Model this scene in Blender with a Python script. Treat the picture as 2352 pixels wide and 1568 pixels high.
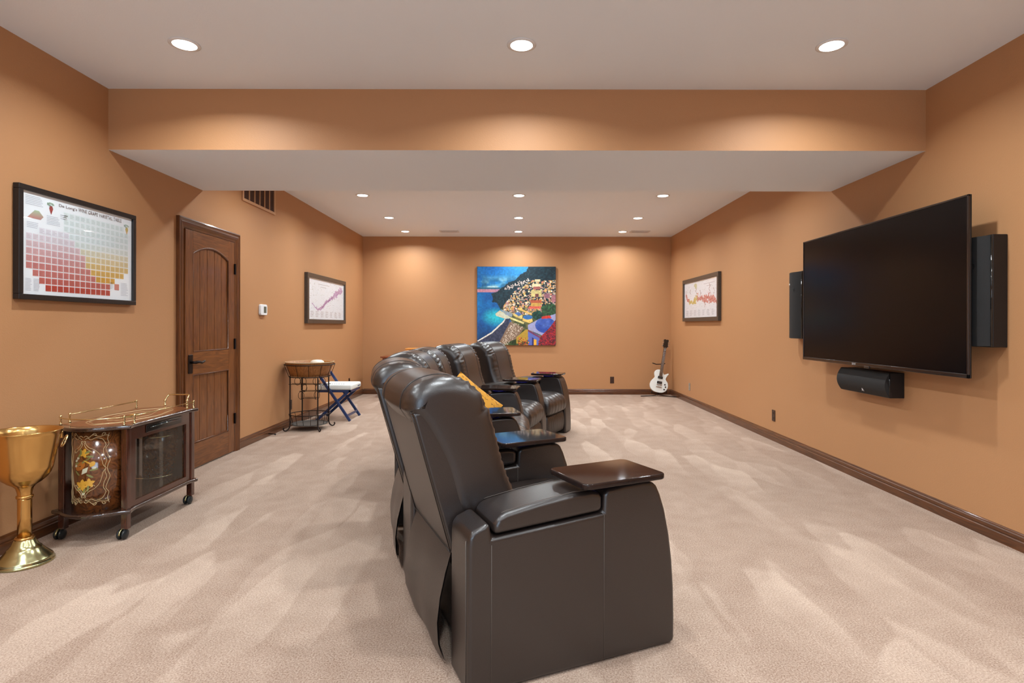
import bpy, bmesh, math, random
import numpy as np
from mathutils import Matrix, Vector, noise as mnoise
for o in list(bpy.data.objects): bpy.data.objects.remove(o)
scn = bpy.context.scene
COL = scn.collection
R = math.radians
# ------------------------------------------------------------------ camera
FPX, CX, CY, HC = 1300.0, 1187.0, 748.0, 1.24
cam_d = bpy.data.cameras.new('camera'); cam = bpy.data.objects.new('camera', cam_d); COL.objects.link(cam)
cam_d.sensor_width = 36; cam_d.lens = 36*FPX/2352
cam_d.shift_x = (1176-CX)/2352; cam_d.shift_y = (CY-784)/2352
cam_d.clip_start = .05
cam.location = (0, 0, HC); cam.rotation_euler = (R(90), 0, R(0))
cam.rotation_euler = (Matrix.Rotation(R(90), 4, 'X') @ Matrix.Rotation(R(.09), 4, 'Z')).to_euler()
scn.camera = cam
# ------------------------------------------------------------------ world, exposure
def lin(c):
    return tuple((v/255/12.92 if v/255 <= .04045 else ((v/255+.055)/1.055)**2.4) for v in c)
w = bpy.data.worlds.new('world'); scn.world = w; w.use_nodes = True
bg = w.node_tree.nodes['Background']; bg.inputs[0].default_value = (.62, .80, 1.0, 1); bg.inputs[1].default_value = 6.5
scn.view_settings.view_transform = 'Standard'; scn.view_settings.look = 'None'
scn.view_settings.gamma = 1; scn.view_settings.use_curve_mapping = False
scn.view_settings.exposure = 0.14
LAMP_W = 18.0          # watts of every recessed can
LAMP_C = (.88, .96, 1.0)
# ------------------------------------------------------------------ room constants
XW, YB, YF, ZC = 2.79, 10.25, -3.2, 2.853
BEAM0, BEAM1, BEAMZ = 3.863, 5.03, 2.437
pd = bpy.data.lights.new('window_portal', 'AREA'); pd.shape = 'RECTANGLE'; pd.size = 3.0; pd.size_y = 2.0
pd.cycles.is_portal = True
po = bpy.data.objects.new('window_portal', pd); COL.objects.link(po); po.location = (-.6, YF-.02, 1.2); po.rotation_euler = (R(90), 0, 0)

# ================================================================== materials
def nt(m): return m.node_tree.nodes, m.node_tree.links
def mat(name, col, rough=.5, metal=0, coat=0, bump=0, bscale=60, spec=.5, emit=None, estr=0, var=0, vscale=8, sheen=0):
    m = bpy.data.materials.new(name); m.use_nodes = True
    n, l = nt(m); b = n['Principled BSDF']
    b.inputs['Base Color'].default_value = (*lin(col), 1); b.inputs['Roughness'].default_value = rough
    b.inputs['Metallic'].default_value = metal; b.inputs['Coat Weight'].default_value = coat
    b.inputs['Coat Roughness'].default_value = .05; b.inputs['Specular IOR Level'].default_value = spec
    b.inputs['Sheen Weight'].default_value = sheen
    if emit: b.inputs['Emission Color'].default_value = (*lin(emit), 1); b.inputs['Emission Strength'].default_value = estr
    if bump or var:
        tc = n.new('ShaderNodeTexCoord')
    if var:
        t = n.new('ShaderNodeTexNoise'); t.inputs['Scale'].default_value = vscale; t.inputs['Detail'].default_value = 4
        l.new(tc.outputs['Object'], t.inputs['Vector'])
        mx = n.new('ShaderNodeMix'); mx.data_type = 'RGBA'; c = lin(col)
        mx.inputs[6].default_value = (*[v*(1-var) for v in c], 1); mx.inputs[7].default_value = (*[min(1, v*(1+var)) for v in c], 1)
        l.new(t.outputs['Fac'], mx.inputs[0]); l.new(mx.outputs[2], b.inputs['Base Color'])
    if bump:
        t = n.new('ShaderNodeTexNoise'); t.inputs['Scale'].default_value = bscale; t.inputs['Detail'].default_value = 3
        l.new(tc.outputs['Object'], t.inputs['Vector'])
        bp = n.new('ShaderNodeBump'); bp.inputs['Strength'].default_value = bump; bp.inputs['Distance'].default_value = .004
        l.new(t.outputs['Fac'], bp.inputs['Height']); l.new(bp.outputs[0], b.inputs['Normal'])
    return m
def wood(name, dark, light, scale=(30, 30, 2.5), rough=.35, coat=.2, dist=3.0, det=6):
    m = bpy.data.materials.new(name); m.use_nodes = True
    n, l = nt(m); b = n['Principled BSDF']
    tc = n.new('ShaderNodeTexCoord'); mp = n.new('ShaderNodeMapping'); mp.inputs['Scale'].default_value = scale
    l.new(tc.outputs['Object'], mp.inputs['Vector'])
    t = n.new('ShaderNodeTexNoise'); t.inputs['Scale'].default_value = 1; t.inputs['Detail'].default_value = det; t.inputs['Distortion'].default_value = dist
    l.new(mp.outputs[0], t.inputs['Vector'])
    rp = n.new('ShaderNodeValToRGB'); rp.color_ramp.elements[0].position = .3; rp.color_ramp.elements[1].position = .72
    rp.color_ramp.elements[0].color = (*lin(dark), 1); rp.color_ramp.elements[1].color = (*lin(light), 1)
    l.new(t.outputs['Fac'], rp.inputs[0]); l.new(rp.outputs[0], b.inputs['Base Color'])
    b.inputs['Roughness'].default_value = rough; b.inputs['Coat Weight'].default_value = coat; b.inputs['Coat Roughness'].default_value = .08
    return m
def vcol_mat(name, rough=.5, coat=0, spec=.5):
    m = bpy.data.materials.new(name); m.use_nodes = True
    n, l = nt(m); b = n['Principled BSDF']; a = n.new('ShaderNodeVertexColor'); a.layer_name = 'Col'
    l.new(a.outputs[0], b.inputs['Base Color']); b.inputs['Roughness'].default_value = rough
    b.inputs['Coat Weight'].default_value = coat; b.inputs['Specular IOR Level'].default_value = spec
    return m
def glass_mat(name, tint=(1, 1, 1), ior=1.45):
    m = bpy.data.materials.new(name); m.use_nodes = True
    n, l = nt(m); n.remove(n['Principled BSDF']); out = n['Material Output']
    tr = n.new('ShaderNodeBsdfTransparent'); tr.inputs[0].default_value = (*tint, 1)
    gl = n.new('ShaderNodeBsdfGlossy'); gl.inputs['Roughness'].default_value = .015
    lw = n.new('ShaderNodeLayerWeight'); lw.inputs[0].default_value = .5
    pw = n.new('ShaderNodeMath'); pw.operation = 'POWER'; l.new(lw.outputs['Facing'], pw.inputs[0]); pw.inputs[1].default_value = 5
    f0 = ((ior-1)/(ior+1))**2
    fr = n.new('ShaderNodeMath'); fr.operation = 'MULTIPLY_ADD'; l.new(pw.outputs[0], fr.inputs[0]); fr.inputs[1].default_value = 1-f0; fr.inputs[2].default_value = f0
    mx = n.new('ShaderNodeMixShader'); l.new(fr.outputs[0], mx.inputs[0]); l.new(tr.outputs[0], mx.inputs[1]); l.new(gl.outputs[0], mx.inputs[2])
    l.new(mx.outputs[0], out.inputs[0]); return m

M = {}
M['wall'] = mat('wall_paint', (183, 134, 92), .55, bump=.25, bscale=170, var=.03, vscale=1.2, spec=.35)
M['ceil'] = mat('ceiling_paint', (238, 246, 254), .6, bump=.12, bscale=140)
M['leather'] = mat('leather', (37, 29, 26), .33, bump=.14, bscale=260, var=.08, vscale=5, spec=.8)
M['seam'] = mat('leather_seam', (34, 28, 26), .5)
M['stitch'] = mat('thread', (86, 77, 70), .6)
M['black'] = mat('black_plastic', (16, 15, 16), .35)
M['cloth_black'] = mat('speaker_grille', (22, 21, 21), .75, bump=.4, bscale=600)
M['gloss_black'] = mat('gloss_black', (10, 10, 11), .12, coat=.6)
M['spk_side'] = mat('black_vinyl', (17, 13, 13), .5)
M['screen'] = mat('tv_screen', (6, 6, 8), .2, spec=.2)
M['bezel'] = mat('tv_bezel', (48, 38, 34), .22, metal=.4, coat=.5)
M['tray'] = wood('tray_veneer', (30, 21, 19), (44, 31, 27), (6, 30, 6), .05, .05)
M['tray'].node_tree.nodes['Principled BSDF'].inputs['Specular IOR Level'].default_value = .28
M['door'] = wood('alder_door', (84, 44, 18), (132, 78, 36), (26, 26, 2.2), .34, .12)
M['doorh'] = wood('alder_rail', (86, 46, 19), (134, 80, 38), (26, 2.2, 26), .34, .12)
M['trimv'] = wood('trim_vertical', (70, 36, 15), (112, 64, 29), (30, 30, 2), .3, .2)
M['trimh'] = wood('trim_along', (66, 34, 13), (106, 60, 26), (30, 2, 30), .3, .4)
M['trimx'] = wood('trim_across', (66, 34, 13), (106, 60, 26), (2, 30, 30), .3, .4)
M['bronze'] = mat('dark_bronze', (40, 30, 26), .4, metal=.8)
M['white_pl'] = mat('white_plastic', (232, 234, 236), .35)
M['lcd'] = mat('lcd', (92, 98, 88), .25)
M['cream_pl'] = mat('plate_steel', (168, 160, 148), .35, metal=.5)
M['brown_pl'] = mat('brown_plastic', (58, 34, 22), .35)
M['dark_hole'] = mat('dark_socket', (14, 10, 9), .7)
M['frame_black'] = mat('frame_black', (26, 22, 22), .4, bump=.2, bscale=90)
M['frame_brown'] = wood('frame_brown', (42, 34, 30), (78, 68, 58), (60, 60, 60), .4, .2)
M['paper'] = mat('paper', (240, 248, 254), .55)
M['paper_ivory'] = mat('paper_ivory', (238, 240, 244), .55)
M['glass'] = glass_mat('picture_glass', ior=1.5)
M['cart_glass'] = glass_mat('cart_glass', (.95, .97, .96), 1.45)
M['win_glass'] = glass_mat('window_glass', (.97, .99, 1))
M['print'] = vcol_mat('flat_print', .55)
M['canvas'] = vcol_mat('painted_canvas', .45)
M['canvas_edge'] = mat('canvas_edge', (24, 50, 66), .6)
M['ink'] = mat('ink', (84, 56, 56), .6)
M['brass'] = mat('brass', (214, 172, 106), .20, metal=1, var=.10, vscale=9)
M['brass_green'] = mat('brass_tarnished', (188, 184, 140), .20, metal=1, var=.12, vscale=12)
M['brass_bright'] = mat('brass_bright', (234, 216, 166), .14, metal=1)
M['cart'] = wood('mahogany', (46, 20, 12), (84, 40, 24), (24, 24, 3), .18, .8)
M['burl'] = wood('burl_walnut', (62, 32, 14), (132, 76, 36), (14, 14, 14), .14, 1.0, 5, 8)
M['burl_top'] = wood('burl_top', (84, 42, 20), (140, 80, 40), (16, 16, 16), .3, .15, 5, 8)
M['cart_edge'] = wood('cart_edge', (40, 26, 20), (72, 50, 40), (20, 4, 20), .15, 1.0)
M['inlay'] = mat('inlay_cream', (214, 190, 140), .3, coat=.5)
M['inlay_y'] = mat('inlay_yellow', (214, 160, 56), .3, coat=.5)
M['inlay_o'] = mat('inlay_orange', (176, 104, 40), .3, coat=.5)
M['inlay_g'] = mat('inlay_green', (128, 128, 72), .3, coat=.5)
M['inlay_w'] = mat('inlay_white', (206, 204, 176), .3, coat=.5)
M['wheel'] = mat('caster_black', (28, 34, 36), .3)
M['iron'] = mat('wrought_iron', (40, 30, 26), .5, metal=.6)
M['tub'] = wood('tub_wood', (128, 78, 34), (176, 118, 60), (30, 30, 4), .5, 0)
M['tub_in'] = mat('tub_inside', (186, 160, 120), .6)
M['tray_zinc'] = mat('zinc', (96, 98, 96), .5, metal=.5)
M['ceramic'] = mat('white_ceramic', (226, 222, 208), .3)
M['blue'] = mat('navy_frame', (30, 52, 96), .35, coat=.2)
M['vinyl'] = mat('white_vinyl', (232, 236, 232), .4)
M['blue_ink'] = mat('blue_ink', (40, 62, 110), .5)
M['gtr'] = mat('white_lacquer', (232, 236, 232), .18, coat=.6)
M['gtr_neck'] = wood('rosewood', (66, 48, 38), (110, 88, 70), (30, 30, 4), .4, .2)
M['chrome'] = mat('chrome', (200, 200, 200), .2, metal=1)
M['mustard'] = mat('burlap_mustard', (206, 146, 48), .85, bump=.5, bscale=300, var=.10, vscale=40)
M['side_wood'] = wood('cherry', (104, 48, 22), (150, 78, 38), (20, 20, 3), .35, .4)
M['pine'] = wood('orange_pine', (206, 124, 40), (236, 164, 74), (4, 20, 20), .4, .3)
M['led'] = mat('blue_led', (60, 70, 255), .4, emit=(60, 70, 255), estr=.25)
M['lens'] = mat('lamp_lens', (255, 255, 255), .4, emit=(255, 250, 244), estr=9)
M['lamp_trim'] = mat('lamp_trim', (232, 232, 232), .4)
M['vent_paint'] = mat('vent_paint', (196, 150, 112), .5)
M['vent_white'] = mat('vent_white', (214, 212, 212), .5)
M['vent_dark'] = mat('vent_dark', (62, 30, 16), .7)
M['logo'] = mat('logo_white', (225, 225, 228), .35)

def carpet():
    m = bpy.data.materials.new('carpet'); m.use_nodes = True
    n, l = nt(m); b = n['Principled BSDF']; b.inputs['Roughness'].default_value = .95; b.inputs['Specular IOR Level'].default_value = .1
    tc = n.new('ShaderNodeTexCoord')
    def noise(scale, det=3, dist=0, vec=None, rough=.5):
        t = n.new('ShaderNodeTexNoise'); t.inputs['Scale'].default_value = scale; t.inputs['Detail'].default_value = det
        t.inputs['Distortion'].default_value = dist; t.inputs['Roughness'].default_value = rough
        l.new(vec or tc.outputs['Object'], t.inputs['Vector']); return t
    # brushed patches: overlapping vacuum strokes in the pile
    def strokes(rot, sx, sy, lo, hi, seed):
        mp = n.new('ShaderNodeMapping'); mp.inputs['Rotation'].default_value = (0, 0, R(rot)); mp.inputs['Scale'].default_value = (sx, sy, 1); mp.inputs['Location'].default_value = (seed, seed*.7, 0)
        l.new(tc.outputs['Object'], mp.inputs['Vector'])
        nz = noise(2.2, 2); vm = n.new('ShaderNodeVectorMath'); vm.operation = 'SCALE'; vm.inputs['Scale'].default_value = .42
        l.new(nz.outputs['Color'], vm.inputs[0])
        va = n.new('ShaderNodeVectorMath'); va.operation = 'ADD'; l.new(mp.outputs[0], va.inputs[0]); l.new(vm.outputs[0], va.inputs[1])
        vo = n.new('ShaderNodeTexVoronoi'); vo.feature = 'SMOOTH_F1'; vo.inputs['Smoothness'].default_value = .22; vo.inputs['Scale'].default_value = 1; l.new(va.outputs[0], vo.inputs['Vector'])
        sp = n.new('ShaderNodeSeparateColor'); l.new(vo.outputs['Color'], sp.inputs[0])
        r1 = n.new('ShaderNodeMapRange'); r1.inputs[1].default_value = lo; r1.inputs[2].default_value = hi; l.new(sp.outputs[0], r1.inputs[0])
        # the pile straightens towards the far end of each stroke
        sb = n.new('ShaderNodeVectorMath'); sb.operation = 'SUBTRACT'; l.new(va.outputs[0], sb.inputs[0]); l.new(vo.outputs['Position'], sb.inputs[1])
        sx_ = n.new('ShaderNodeSeparateXYZ'); l.new(sb.outputs[0], sx_.inputs[0])
        r2 = n.new('ShaderNodeMapRange'); r2.inputs[1].default_value = -.55; r2.inputs[2].default_value = .4; r2.inputs[3].default_value = .12; r2.inputs[4].default_value = 1; l.new(sx_.outputs[1], r2.inputs[0])
        mu = n.new('ShaderNodeMath'); mu.operation = 'MULTIPLY'; l.new(r1.outputs[0], mu.inputs[0]); l.new(r2.outputs[0], mu.inputs[1]); return mu
    s1 = strokes(28, 5.2, 1.2, .42, .85, 3.1); s2 = strokes(-40, 4.6, 1.1, .5, .9, 7.7)
    mu = n.new('ShaderNodeMath'); mu.operation = 'MULTIPLY_ADD'; l.new(s2.outputs[0], mu.inputs[0]); mu.inputs[1].default_value = .7; l.new(s1.outputs[0], mu.inputs[2])
    fine = noise(150, 2, 0, None, .8); mid = noise(7, 4)
    a1 = n.new('ShaderNodeMath'); a1.operation = 'MULTIPLY_ADD'; l.new(mu.outputs[0], a1.inputs[0]); a1.inputs[1].default_value = .20
    f2 = n.new('ShaderNodeMath'); f2.operation = 'MULTIPLY_ADD'; l.new(fine.outputs['Fac'], f2.inputs[0]); f2.inputs[1].default_value = 1.5; f2.inputs[2].default_value = -.47
    l.new(f2.outputs[0], a1.inputs[2])
    a2 = n.new('ShaderNodeMath'); a2.operation = 'MULTIPLY_ADD'; l.new(mid.outputs['Fac'], a2.inputs[0]); a2.inputs[1].default_value = .25; l.new(a1.outputs[0], a2.inputs[2])
    rp = n.new('ShaderNodeValToRGB'); rp.color_ramp.elements[0].position = .1; rp.color_ramp.elements[1].position = .95
    rp.color_ramp.elements[0].color = (*lin((126, 100, 84)), 1); rp.color_ramp.elements[1].color = (*lin((207, 185, 167)), 1)
    l.new(a2.outputs[0], rp.inputs[0]); l.new(rp.outputs[0], b.inputs['Base Color'])
    bp = n.new('ShaderNodeBump'); bp.inputs['Strength'].default_value = .6; bp.inputs['Distance'].default_value = .006
    l.new(fine.outputs['Fac'], bp.inputs['Height']); l.new(bp.outputs[0], b.inputs['Normal'])
    return m
M['carpet'] = carpet()

# ================================================================== mesh builder
class MB:
    def __init__(s): s.v = []; s.f = []; s.mi = []
    def add(s, vs, fs, mi=0):
        o = len(s.v); s.v += [tuple(p) for p in vs]; s.f += [tuple(i+o for i in f) for f in fs]; s.mi += [mi]*len(fs); return s
    def box(s, x0, x1, y0, y1, z0, z1, mi=0):
        return s.add([(x0,y0,z0),(x1,y0,z0),(x1,y1,z0),(x0,y1,z0),(x0,y0,z1),(x1,y0,z1),(x1,y1,z1),(x0,y1,z1)],
                     [(0,3,2,1),(4,5,6,7),(0,1,5,4),(1,2,6,5),(2,3,7,6),(3,0,4,7)], mi)
    def prism(s, poly, a, b, axis='y', fn=None, mi=0):
        """2D polygon extruded along an axis. y: (x,z) polygon; x: (y,z); z: (x,y)"""
        n = len(poly); vs = []
        for k, t in enumerate((a, b)):
            for p in poly:
                tt = fn(p, k) if fn else t
                vs.append((p[0], tt, p[1]) if axis == 'y' else (tt, p[0], p[1]) if axis == 'x' else (p[0], p[1], tt))
        fs = [tuple(range(n)), tuple(range(2*n-1, n-1, -1))] + [(i, n+i, n+(i+1) % n, (i+1) % n) for i in range(n)]
        return s.add(vs, fs, mi)
    def tube(s, pts, r, n=8, closed=False, mi=0):
        P = [Vector(p) for p in pts]; m = len(P); vs = []; up = None
        rad = r if hasattr(r, '__len__') else [r]*m
        for i in range(m):
            if closed: t = (P[(i+1) % m]-P[i-1])
            else: t = P[min(i+1, m-1)]-P[max(i-1, 0)]
            if t.length < 1e-9: t = Vector((0, 0, 1))
            t.normalize()
            if up is None: up = Vector((0, 0, 1)) if abs(t.z) < .9 else Vector((1, 0, 0))
            sd = t.cross(up)
            if sd.length < 1e-6: sd = t.orthogonal()
            sd.normalize(); up = sd.cross(t).normalized()
            for k in range(n):
                a = 2*math.pi*k/n; vs.append(P[i]+(sd*math.cos(a)+up*math.sin(a))*rad[i])
        fs = []
        for i in range(m if closed else m-1):
            j = (i+1) % m
            for k in range(n): fs.append((i*n+k, i*n+(k+1) % n, j*n+(k+1) % n, j*n+k))
        if not closed: fs += [tuple(range(n-1, -1, -1)), tuple((m-1)*n+k for k in range(n))]
        return s.add(vs, fs, mi)
    def lathe(s, prof, n=48, c=(0, 0, 0), cap=True, mi=0):
        vs = []; m = len(prof)
        for r, z in prof:
            for k in range(n):
                a = 2*math.pi*k/n; vs.append((c[0]+r*math.cos(a), c[1]+r*math.sin(a), c[2]+z))
        fs = [(i*n+k, i*n+(k+1) % n, (i+1)*n+(k+1) % n, (i+1)*n+k) for i in range(m-1) for k in range(n)]
        if cap: fs += [tuple(range(n-1, -1, -1)), tuple((m-1)*n+k for k in range(n))]
        return s.add(vs, fs, mi)
    def sphere(s, c, r, n=12, sc=(1, 1, 1), mi=0):
        prof = [(max(1e-4, math.sin(math.pi*i/n))*r, -math.cos(math.pi*i/n)*r) for i in range(n+1)]
        vs = []; k2 = n*2
        for rr, z in prof:
            for k in range(k2):
                a = 2*math.pi*k/k2; vs.append((c[0]+rr*math.cos(a)*sc[0], c[1]+rr*math.sin(a)*sc[1], c[2]+z*sc[2]))
        fs = [(i*k2+k, i*k2+(k+1) % k2, (i+1)*k2+(k+1) % k2, (i+1)*k2+k) for i in range(n) for k in range(k2)]
        return s.add(vs, fs, mi)
    def mesh(s, name, mats, smooth=False):
        me = bpy.data.meshes.new(name); me.from_pydata(s.v, [], s.f)
        for m in (mats if isinstance(mats, (list, tuple)) else [mats]): me.materials.append(M[m] if isinstance(m, str) else m)
        if any(s.mi): me.polygons.foreach_set('material_index', s.mi)
        bm = bmesh.new(); bm.from_mesh(me); bmesh.ops.recalc_face_normals(bm, faces=bm.faces); bm.to_mesh(me); bm.free()
        if smooth: me.polygons.foreach_set('use_smooth', [True]*len(me.polygons))
        me.update(); return me
    def build(s, name, mats, parent=None, smooth=False, bevel=0, segs=2, label=None):
        return link(name, s.mesh(name, mats, smooth or bevel > 0), parent, bevel, segs, label)
def link(name, me, parent=None, bevel=0, segs=2, label=None):
    o = bpy.data.objects.new(name, me); COL.objects.link(o)
    if parent is not None: o.parent = parent
    if bevel:
        b = o.modifiers.new('bevel', 'BEVEL'); b.width = bevel; b.segments = segs; b.limit_method = 'ANGLE'; b.angle_limit = R(32)
        wn = o.modifiers.new('wn', 'WEIGHTED_NORMAL'); wn.keep_sharp = False
    if label: o['label'] = label
    return o
def tag(o, label, cat, group=None, kind=None):
    o['label'] = label; o['category'] = cat
    if group: o['group'] = group
    if kind: o['kind'] = kind
    return o
def thing(name, label, cat, loc=(0, 0, 0), rz=0, group=None):
    o = bpy.data.objects.new(name, None); COL.objects.link(o); o.location = loc; o.rotation_euler = (0, 0, rz)
    o.empty_display_size = .1
    return tag(o, label, cat, group)
def struct(o, label=None):
    o['kind'] = 'structure'
    if label: o['label'] = label
    return o
def text_mesh(s, size, mat_, name='lettering', spacing=1.0):
    c = bpy.data.curves.new(name, 'FONT'); c.body = s; c.size = size; c.space_character = spacing; c.align_x = 'LEFT'
    c.resolution_u = 3
    o = bpy.data.objects.new(name, c); COL.objects.link(o)
    dg = bpy.context.evaluated_depsgraph_get(); dg.update()
    me = bpy.data.meshes.new_from_object(o.evaluated_get(dg))
    COL.objects.unlink(o); bpy.data.objects.remove(o)
    me.materials.clear(); me.materials.append(M[mat_]); return me
def catmull(P, n, closed=True):
    P = [np.array(p, float) for p in P]; m = len(P); out = []
    segs = m if closed else m-1
    for i in range(segs):
        p0 = P[i-1] if (closed or i > 0) else P[0]; p1 = P[i]; p2 = P[(i+1) % m] if closed else P[i+1]
        p3 = P[(i+2) % m] if closed else P[min(i+2, m-1)]
        for k in range(n):
            t = k/n
            out.append(.5*((2*p1)+(-p0+p2)*t+(2*p0-5*p1+4*p2-p3)*t*t+(-p0+3*p1-3*p2+p3)*t**3))
    if not closed: out.append(P[-1])
    return out
def pillow(prof, hw, r, nlat=30, sub=6, wr=None, crown=0):
    """closed (x,z) outline swept along y with rounded ends, seams and gathers come from wr(s, y)"""
    pts = np.array(catmull(prof, sub)); n = len(pts)
    area = .5*np.sum(pts[:, 0]*np.roll(pts[:, 1], -1)-np.roll(pts[:, 0], -1)*pts[:, 1])
    if area < 0: pts = pts[::-1]
    tg = np.roll(pts, -1, 0)-np.roll(pts, 1, 0); tg /= np.linalg.norm(tg, axis=1)[:, None]
    nr = np.stack([tg[:, 1], -tg[:, 0]], 1)
    seg = np.linalg.norm(np.roll(pts, -1, 0)-pts, axis=1); sl = np.concatenate([[0], np.cumsum(seg)[:-1]])
    mb = MB(); vs = []
    st = []
    for i in range(nlat+1):
        v = -1+2*i/nlat; st.append(math.copysign(1-(1-abs(v))**1.35, v) if v else 0)
    for v in st:
        y = hw*v; t = min(1, max(0, (abs(y)-(hw-r))/r)); ins = r*(1-math.sqrt(max(0, 1-t*t)))
        off = -ins+crown*(1-v*v)
        for k in range(n):
            d = off+(wr(sl[k], y, pts[k]) if wr else 0)
            q = pts[k]+nr[k]*d; vs.append((q[0], y, q[1]))
    fs = [(i*n+k, i*n+(k+1) % n, (i+1)*n+(k+1) % n, (i+1)*n+k) for i in range(nlat) for k in range(n)]
    fs += [tuple(range(n)), tuple(nlat*n+k for k in range(n-1, -1, -1))]
    mb.add(vs, fs); return mb, pts, nr
def raster_mesh(img, w, h, name, matn='print'):
    """grid in local (u right, v up), z = 0; one colour per cell from img[row from top, col]"""
    H, W = img.shape[:2]
    us = np.linspace(0, w, W+1); vs = np.linspace(h, 0, H+1)
    V = [(u, v, 0) for v in vs for u in us]
    F = [(r*(W+1)+c, (r+1)*(W+1)+c, (r+1)*(W+1)+c+1, r*(W+1)+c+1) for r in range(H) for c in range(W)]
    me = bpy.data.meshes.new(name); me.from_pydata(V, [], F); me.materials.append(M[matn])
    ca = me.color_attributes.new('Col', 'FLOAT_COLOR', 'CORNER')
    c = np.clip(img.reshape(-1, 3), 0, 1); c = np.where(c <= .04045, c/12.92, ((c+.055)/1.055)**2.4)
    c = np.concatenate([c, np.ones((len(c), 1))], 1); c = np.repeat(c, 4, 0)
    ca.data.foreach_set('color', c.ravel().astype(np.float32)); return me
# a frame on the left wall looks to +X; on the right wall to -X. local: x right as seen, y up, z out of the wall
def wall_matrix(side, u0, z0, off):
    if side == 'L': return Matrix(((0, 0, 1, -XW+off), (1, 0, 0, u0), (0, 1, 0, z0), (0, 0, 0, 1)))
    if side == 'R': return Matrix(((0, 0, -1, XW-off), (-1, 0, 0, u0), (0, 1, 0, z0), (0, 0, 0, 1)))
    return Matrix(((1, 0, 0, u0), (0, 0, -1, YB-off), (0, 1, 0, z0), (0, 0, 0, 1)))

# ================================================================== the room
struct(MB().box(-XW-.15, XW+.15, YF-.15, YB+.15, -.12, 0).build('floor', 'carpet'), 'beige cut pile carpet with brushed vacuum strokes')
struct(MB().box(-XW-.15, XW+.15, YF-.15, YB+.15, ZC, ZC+.12).build('ceiling', 'ceil'), 'smooth white painted ceiling')
struct(MB().box(-XW-.15, -XW, YF, YB, 0, ZC).build('wall_left', 'wall'), 'tan orange painted wall with the wooden door')
struct(MB().box(XW, XW+.15, YF, YB, 0, ZC).build('wall_right', 'wall'), 'tan orange painted wall carrying the television')
struct(MB().box(-XW-.15, XW+.15, YB, YB+.15, 0, ZC).build('wall_back', 'wall'), 'tan orange painted wall with the coastal painting')
wf = MB(); WX0, WX1, WZ0, WZ1 = -2.1, .9, .2, 2.2
wf.box(-XW-.15, WX0, YF-.15, YF, 0, ZC); wf.box(WX1, XW+.15, YF-.15, YF, 0, ZC); wf.box(WX0, WX1, YF-.15, YF, 0, WZ0); wf.box(WX0, WX1, YF-.15, YF, WZ1, ZC)
struct(wf.build('wall_front', 'wall'), 'tan wall behind the viewpoint with a wide window')
win = bpy.data.objects.new('window_1', None); COL.objects.link(win); win.location = ((WX0+WX1)/2, YF-.08, WZ0); struct(win, 'wide window in the wall behind the viewpoint')
hwx = (WX1-WX0)/2; hz = WZ1-WZ0
fr = MB()
for x in (-hwx, -.04, hwx-.08): fr.box(x, x+.08, -.04, .04, 0, hz)
fr.box(-hwx, hwx, -.04, .04, 0, .08); fr.box(-hwx, hwx, -.04, .04, hz-.08, hz)
fr.build('window_frame', 'trimv', win)
for x in (-hwx+.08, .04): MB().box(x, x+hwx-.12, -.004, .004, .08, hz-.08).build('pane', 'win_glass', win)
bmb = MB(); bmb.box(-XW, XW, BEAM0, BEAM1, BEAMZ, ZC)
beam = bmb.mesh('trim_1', ['wall', 'ceil'])
for p in beam.polygons:
    if p.normal.z < -.5: p.material_index = 1
struct(link('trim_1', beam), 'dropped ceiling beam with tan faces and a white underside')
# baseboards: a profiled board
BP = [(0, 0), (.016, 0), (.016, .052), (.0125, .056), (.0125, .062), (.015, .066), (.013, .080), (.008, .086), (.008, .091), (.005, .097), (0, .098)]
def baseboard(name, side, a, b):
    mb = MB()
    if side == 'L': mb.prism([(-XW+p[0], p[1]) for p in BP], a, b, 'y')
    elif side == 'R': mb.prism([(XW-p[0], p[1]) for p in BP], a, b, 'y')
    else: mb.prism([(YB-p[0], p[1]) for p in BP], a, b, 'x')
    return struct(mb.build(name, 'trimx' if side == 'B' else 'trimh'), 'dark stained moulded wooden baseboard')
DY0, DY1 = 4.632, 5.652           # outer edges of the door casing
baseboard('baseboard_left', 'L', YF, DY0); baseboard('baseboard_left_far', 'L', DY1, YB)
baseboard('baseboard_right', 'R', YF, YB); baseboard('baseboard_back', 'B', -XW+.016, XW-.016)

# ---------------- door on the left wall; local y runs along the wall, x out of it
door = bpy.data.objects.new('door_1', None); COL.objects.link(door); door.location = (-XW, 5.142, 0); struct(door, 'dark stained wooden door with arched plank panel')
LW = .408; TOPZ = 2.05
x0, xs, xf = .001, .006, .020
MB().box(0, xs-.002, -LW, LW, .012, TOPZ).build('door_core', 'door', door)
SI = .299                          # panel half width
MB().box(x0, xf, -LW, -SI, .012, TOPZ).build('stile', 'door', door, bevel=.003)
MB().box(x0, xf, SI, LW, .012, TOPZ).build('stile', 'door', door, bevel=.003)
MB().box(x0, xf, -SI, SI, .012, .225).build('bottom_rail', 'doorh', door, bevel=.003)
MB().box(x0, xf, -SI, SI, .816, 1.012).build('lock_rail', 'doorh', door, bevel=.003)
def arch(u): return 1.858+.078*(1-(u/SI)**2)
arc = [(-SI+2*SI*i/24, arch(-SI+2*SI*i/24)) for i in range(25)]
MB().prism([(-SI, TOPZ), *arc, (SI, TOPZ)], x0, xf, 'x').build('top_rail', 'doorh', door)
for zb, zt in ((.215, .826), (1.0, 1.93)):
    for k in range(5):
        a = -SI+k*2*SI/5; MB().box(xs-.003, xs+.004, a+.002, a+2*SI/5-.002, zb, zt).build('plank', 'door', door, bevel=.003)
def moulding(pts): return MB().tube([(xs+.008, p[0], p[1]) for p in pts], .010, 8, True).build('panel_moulding', 'trimv', door, smooth=True)
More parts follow.
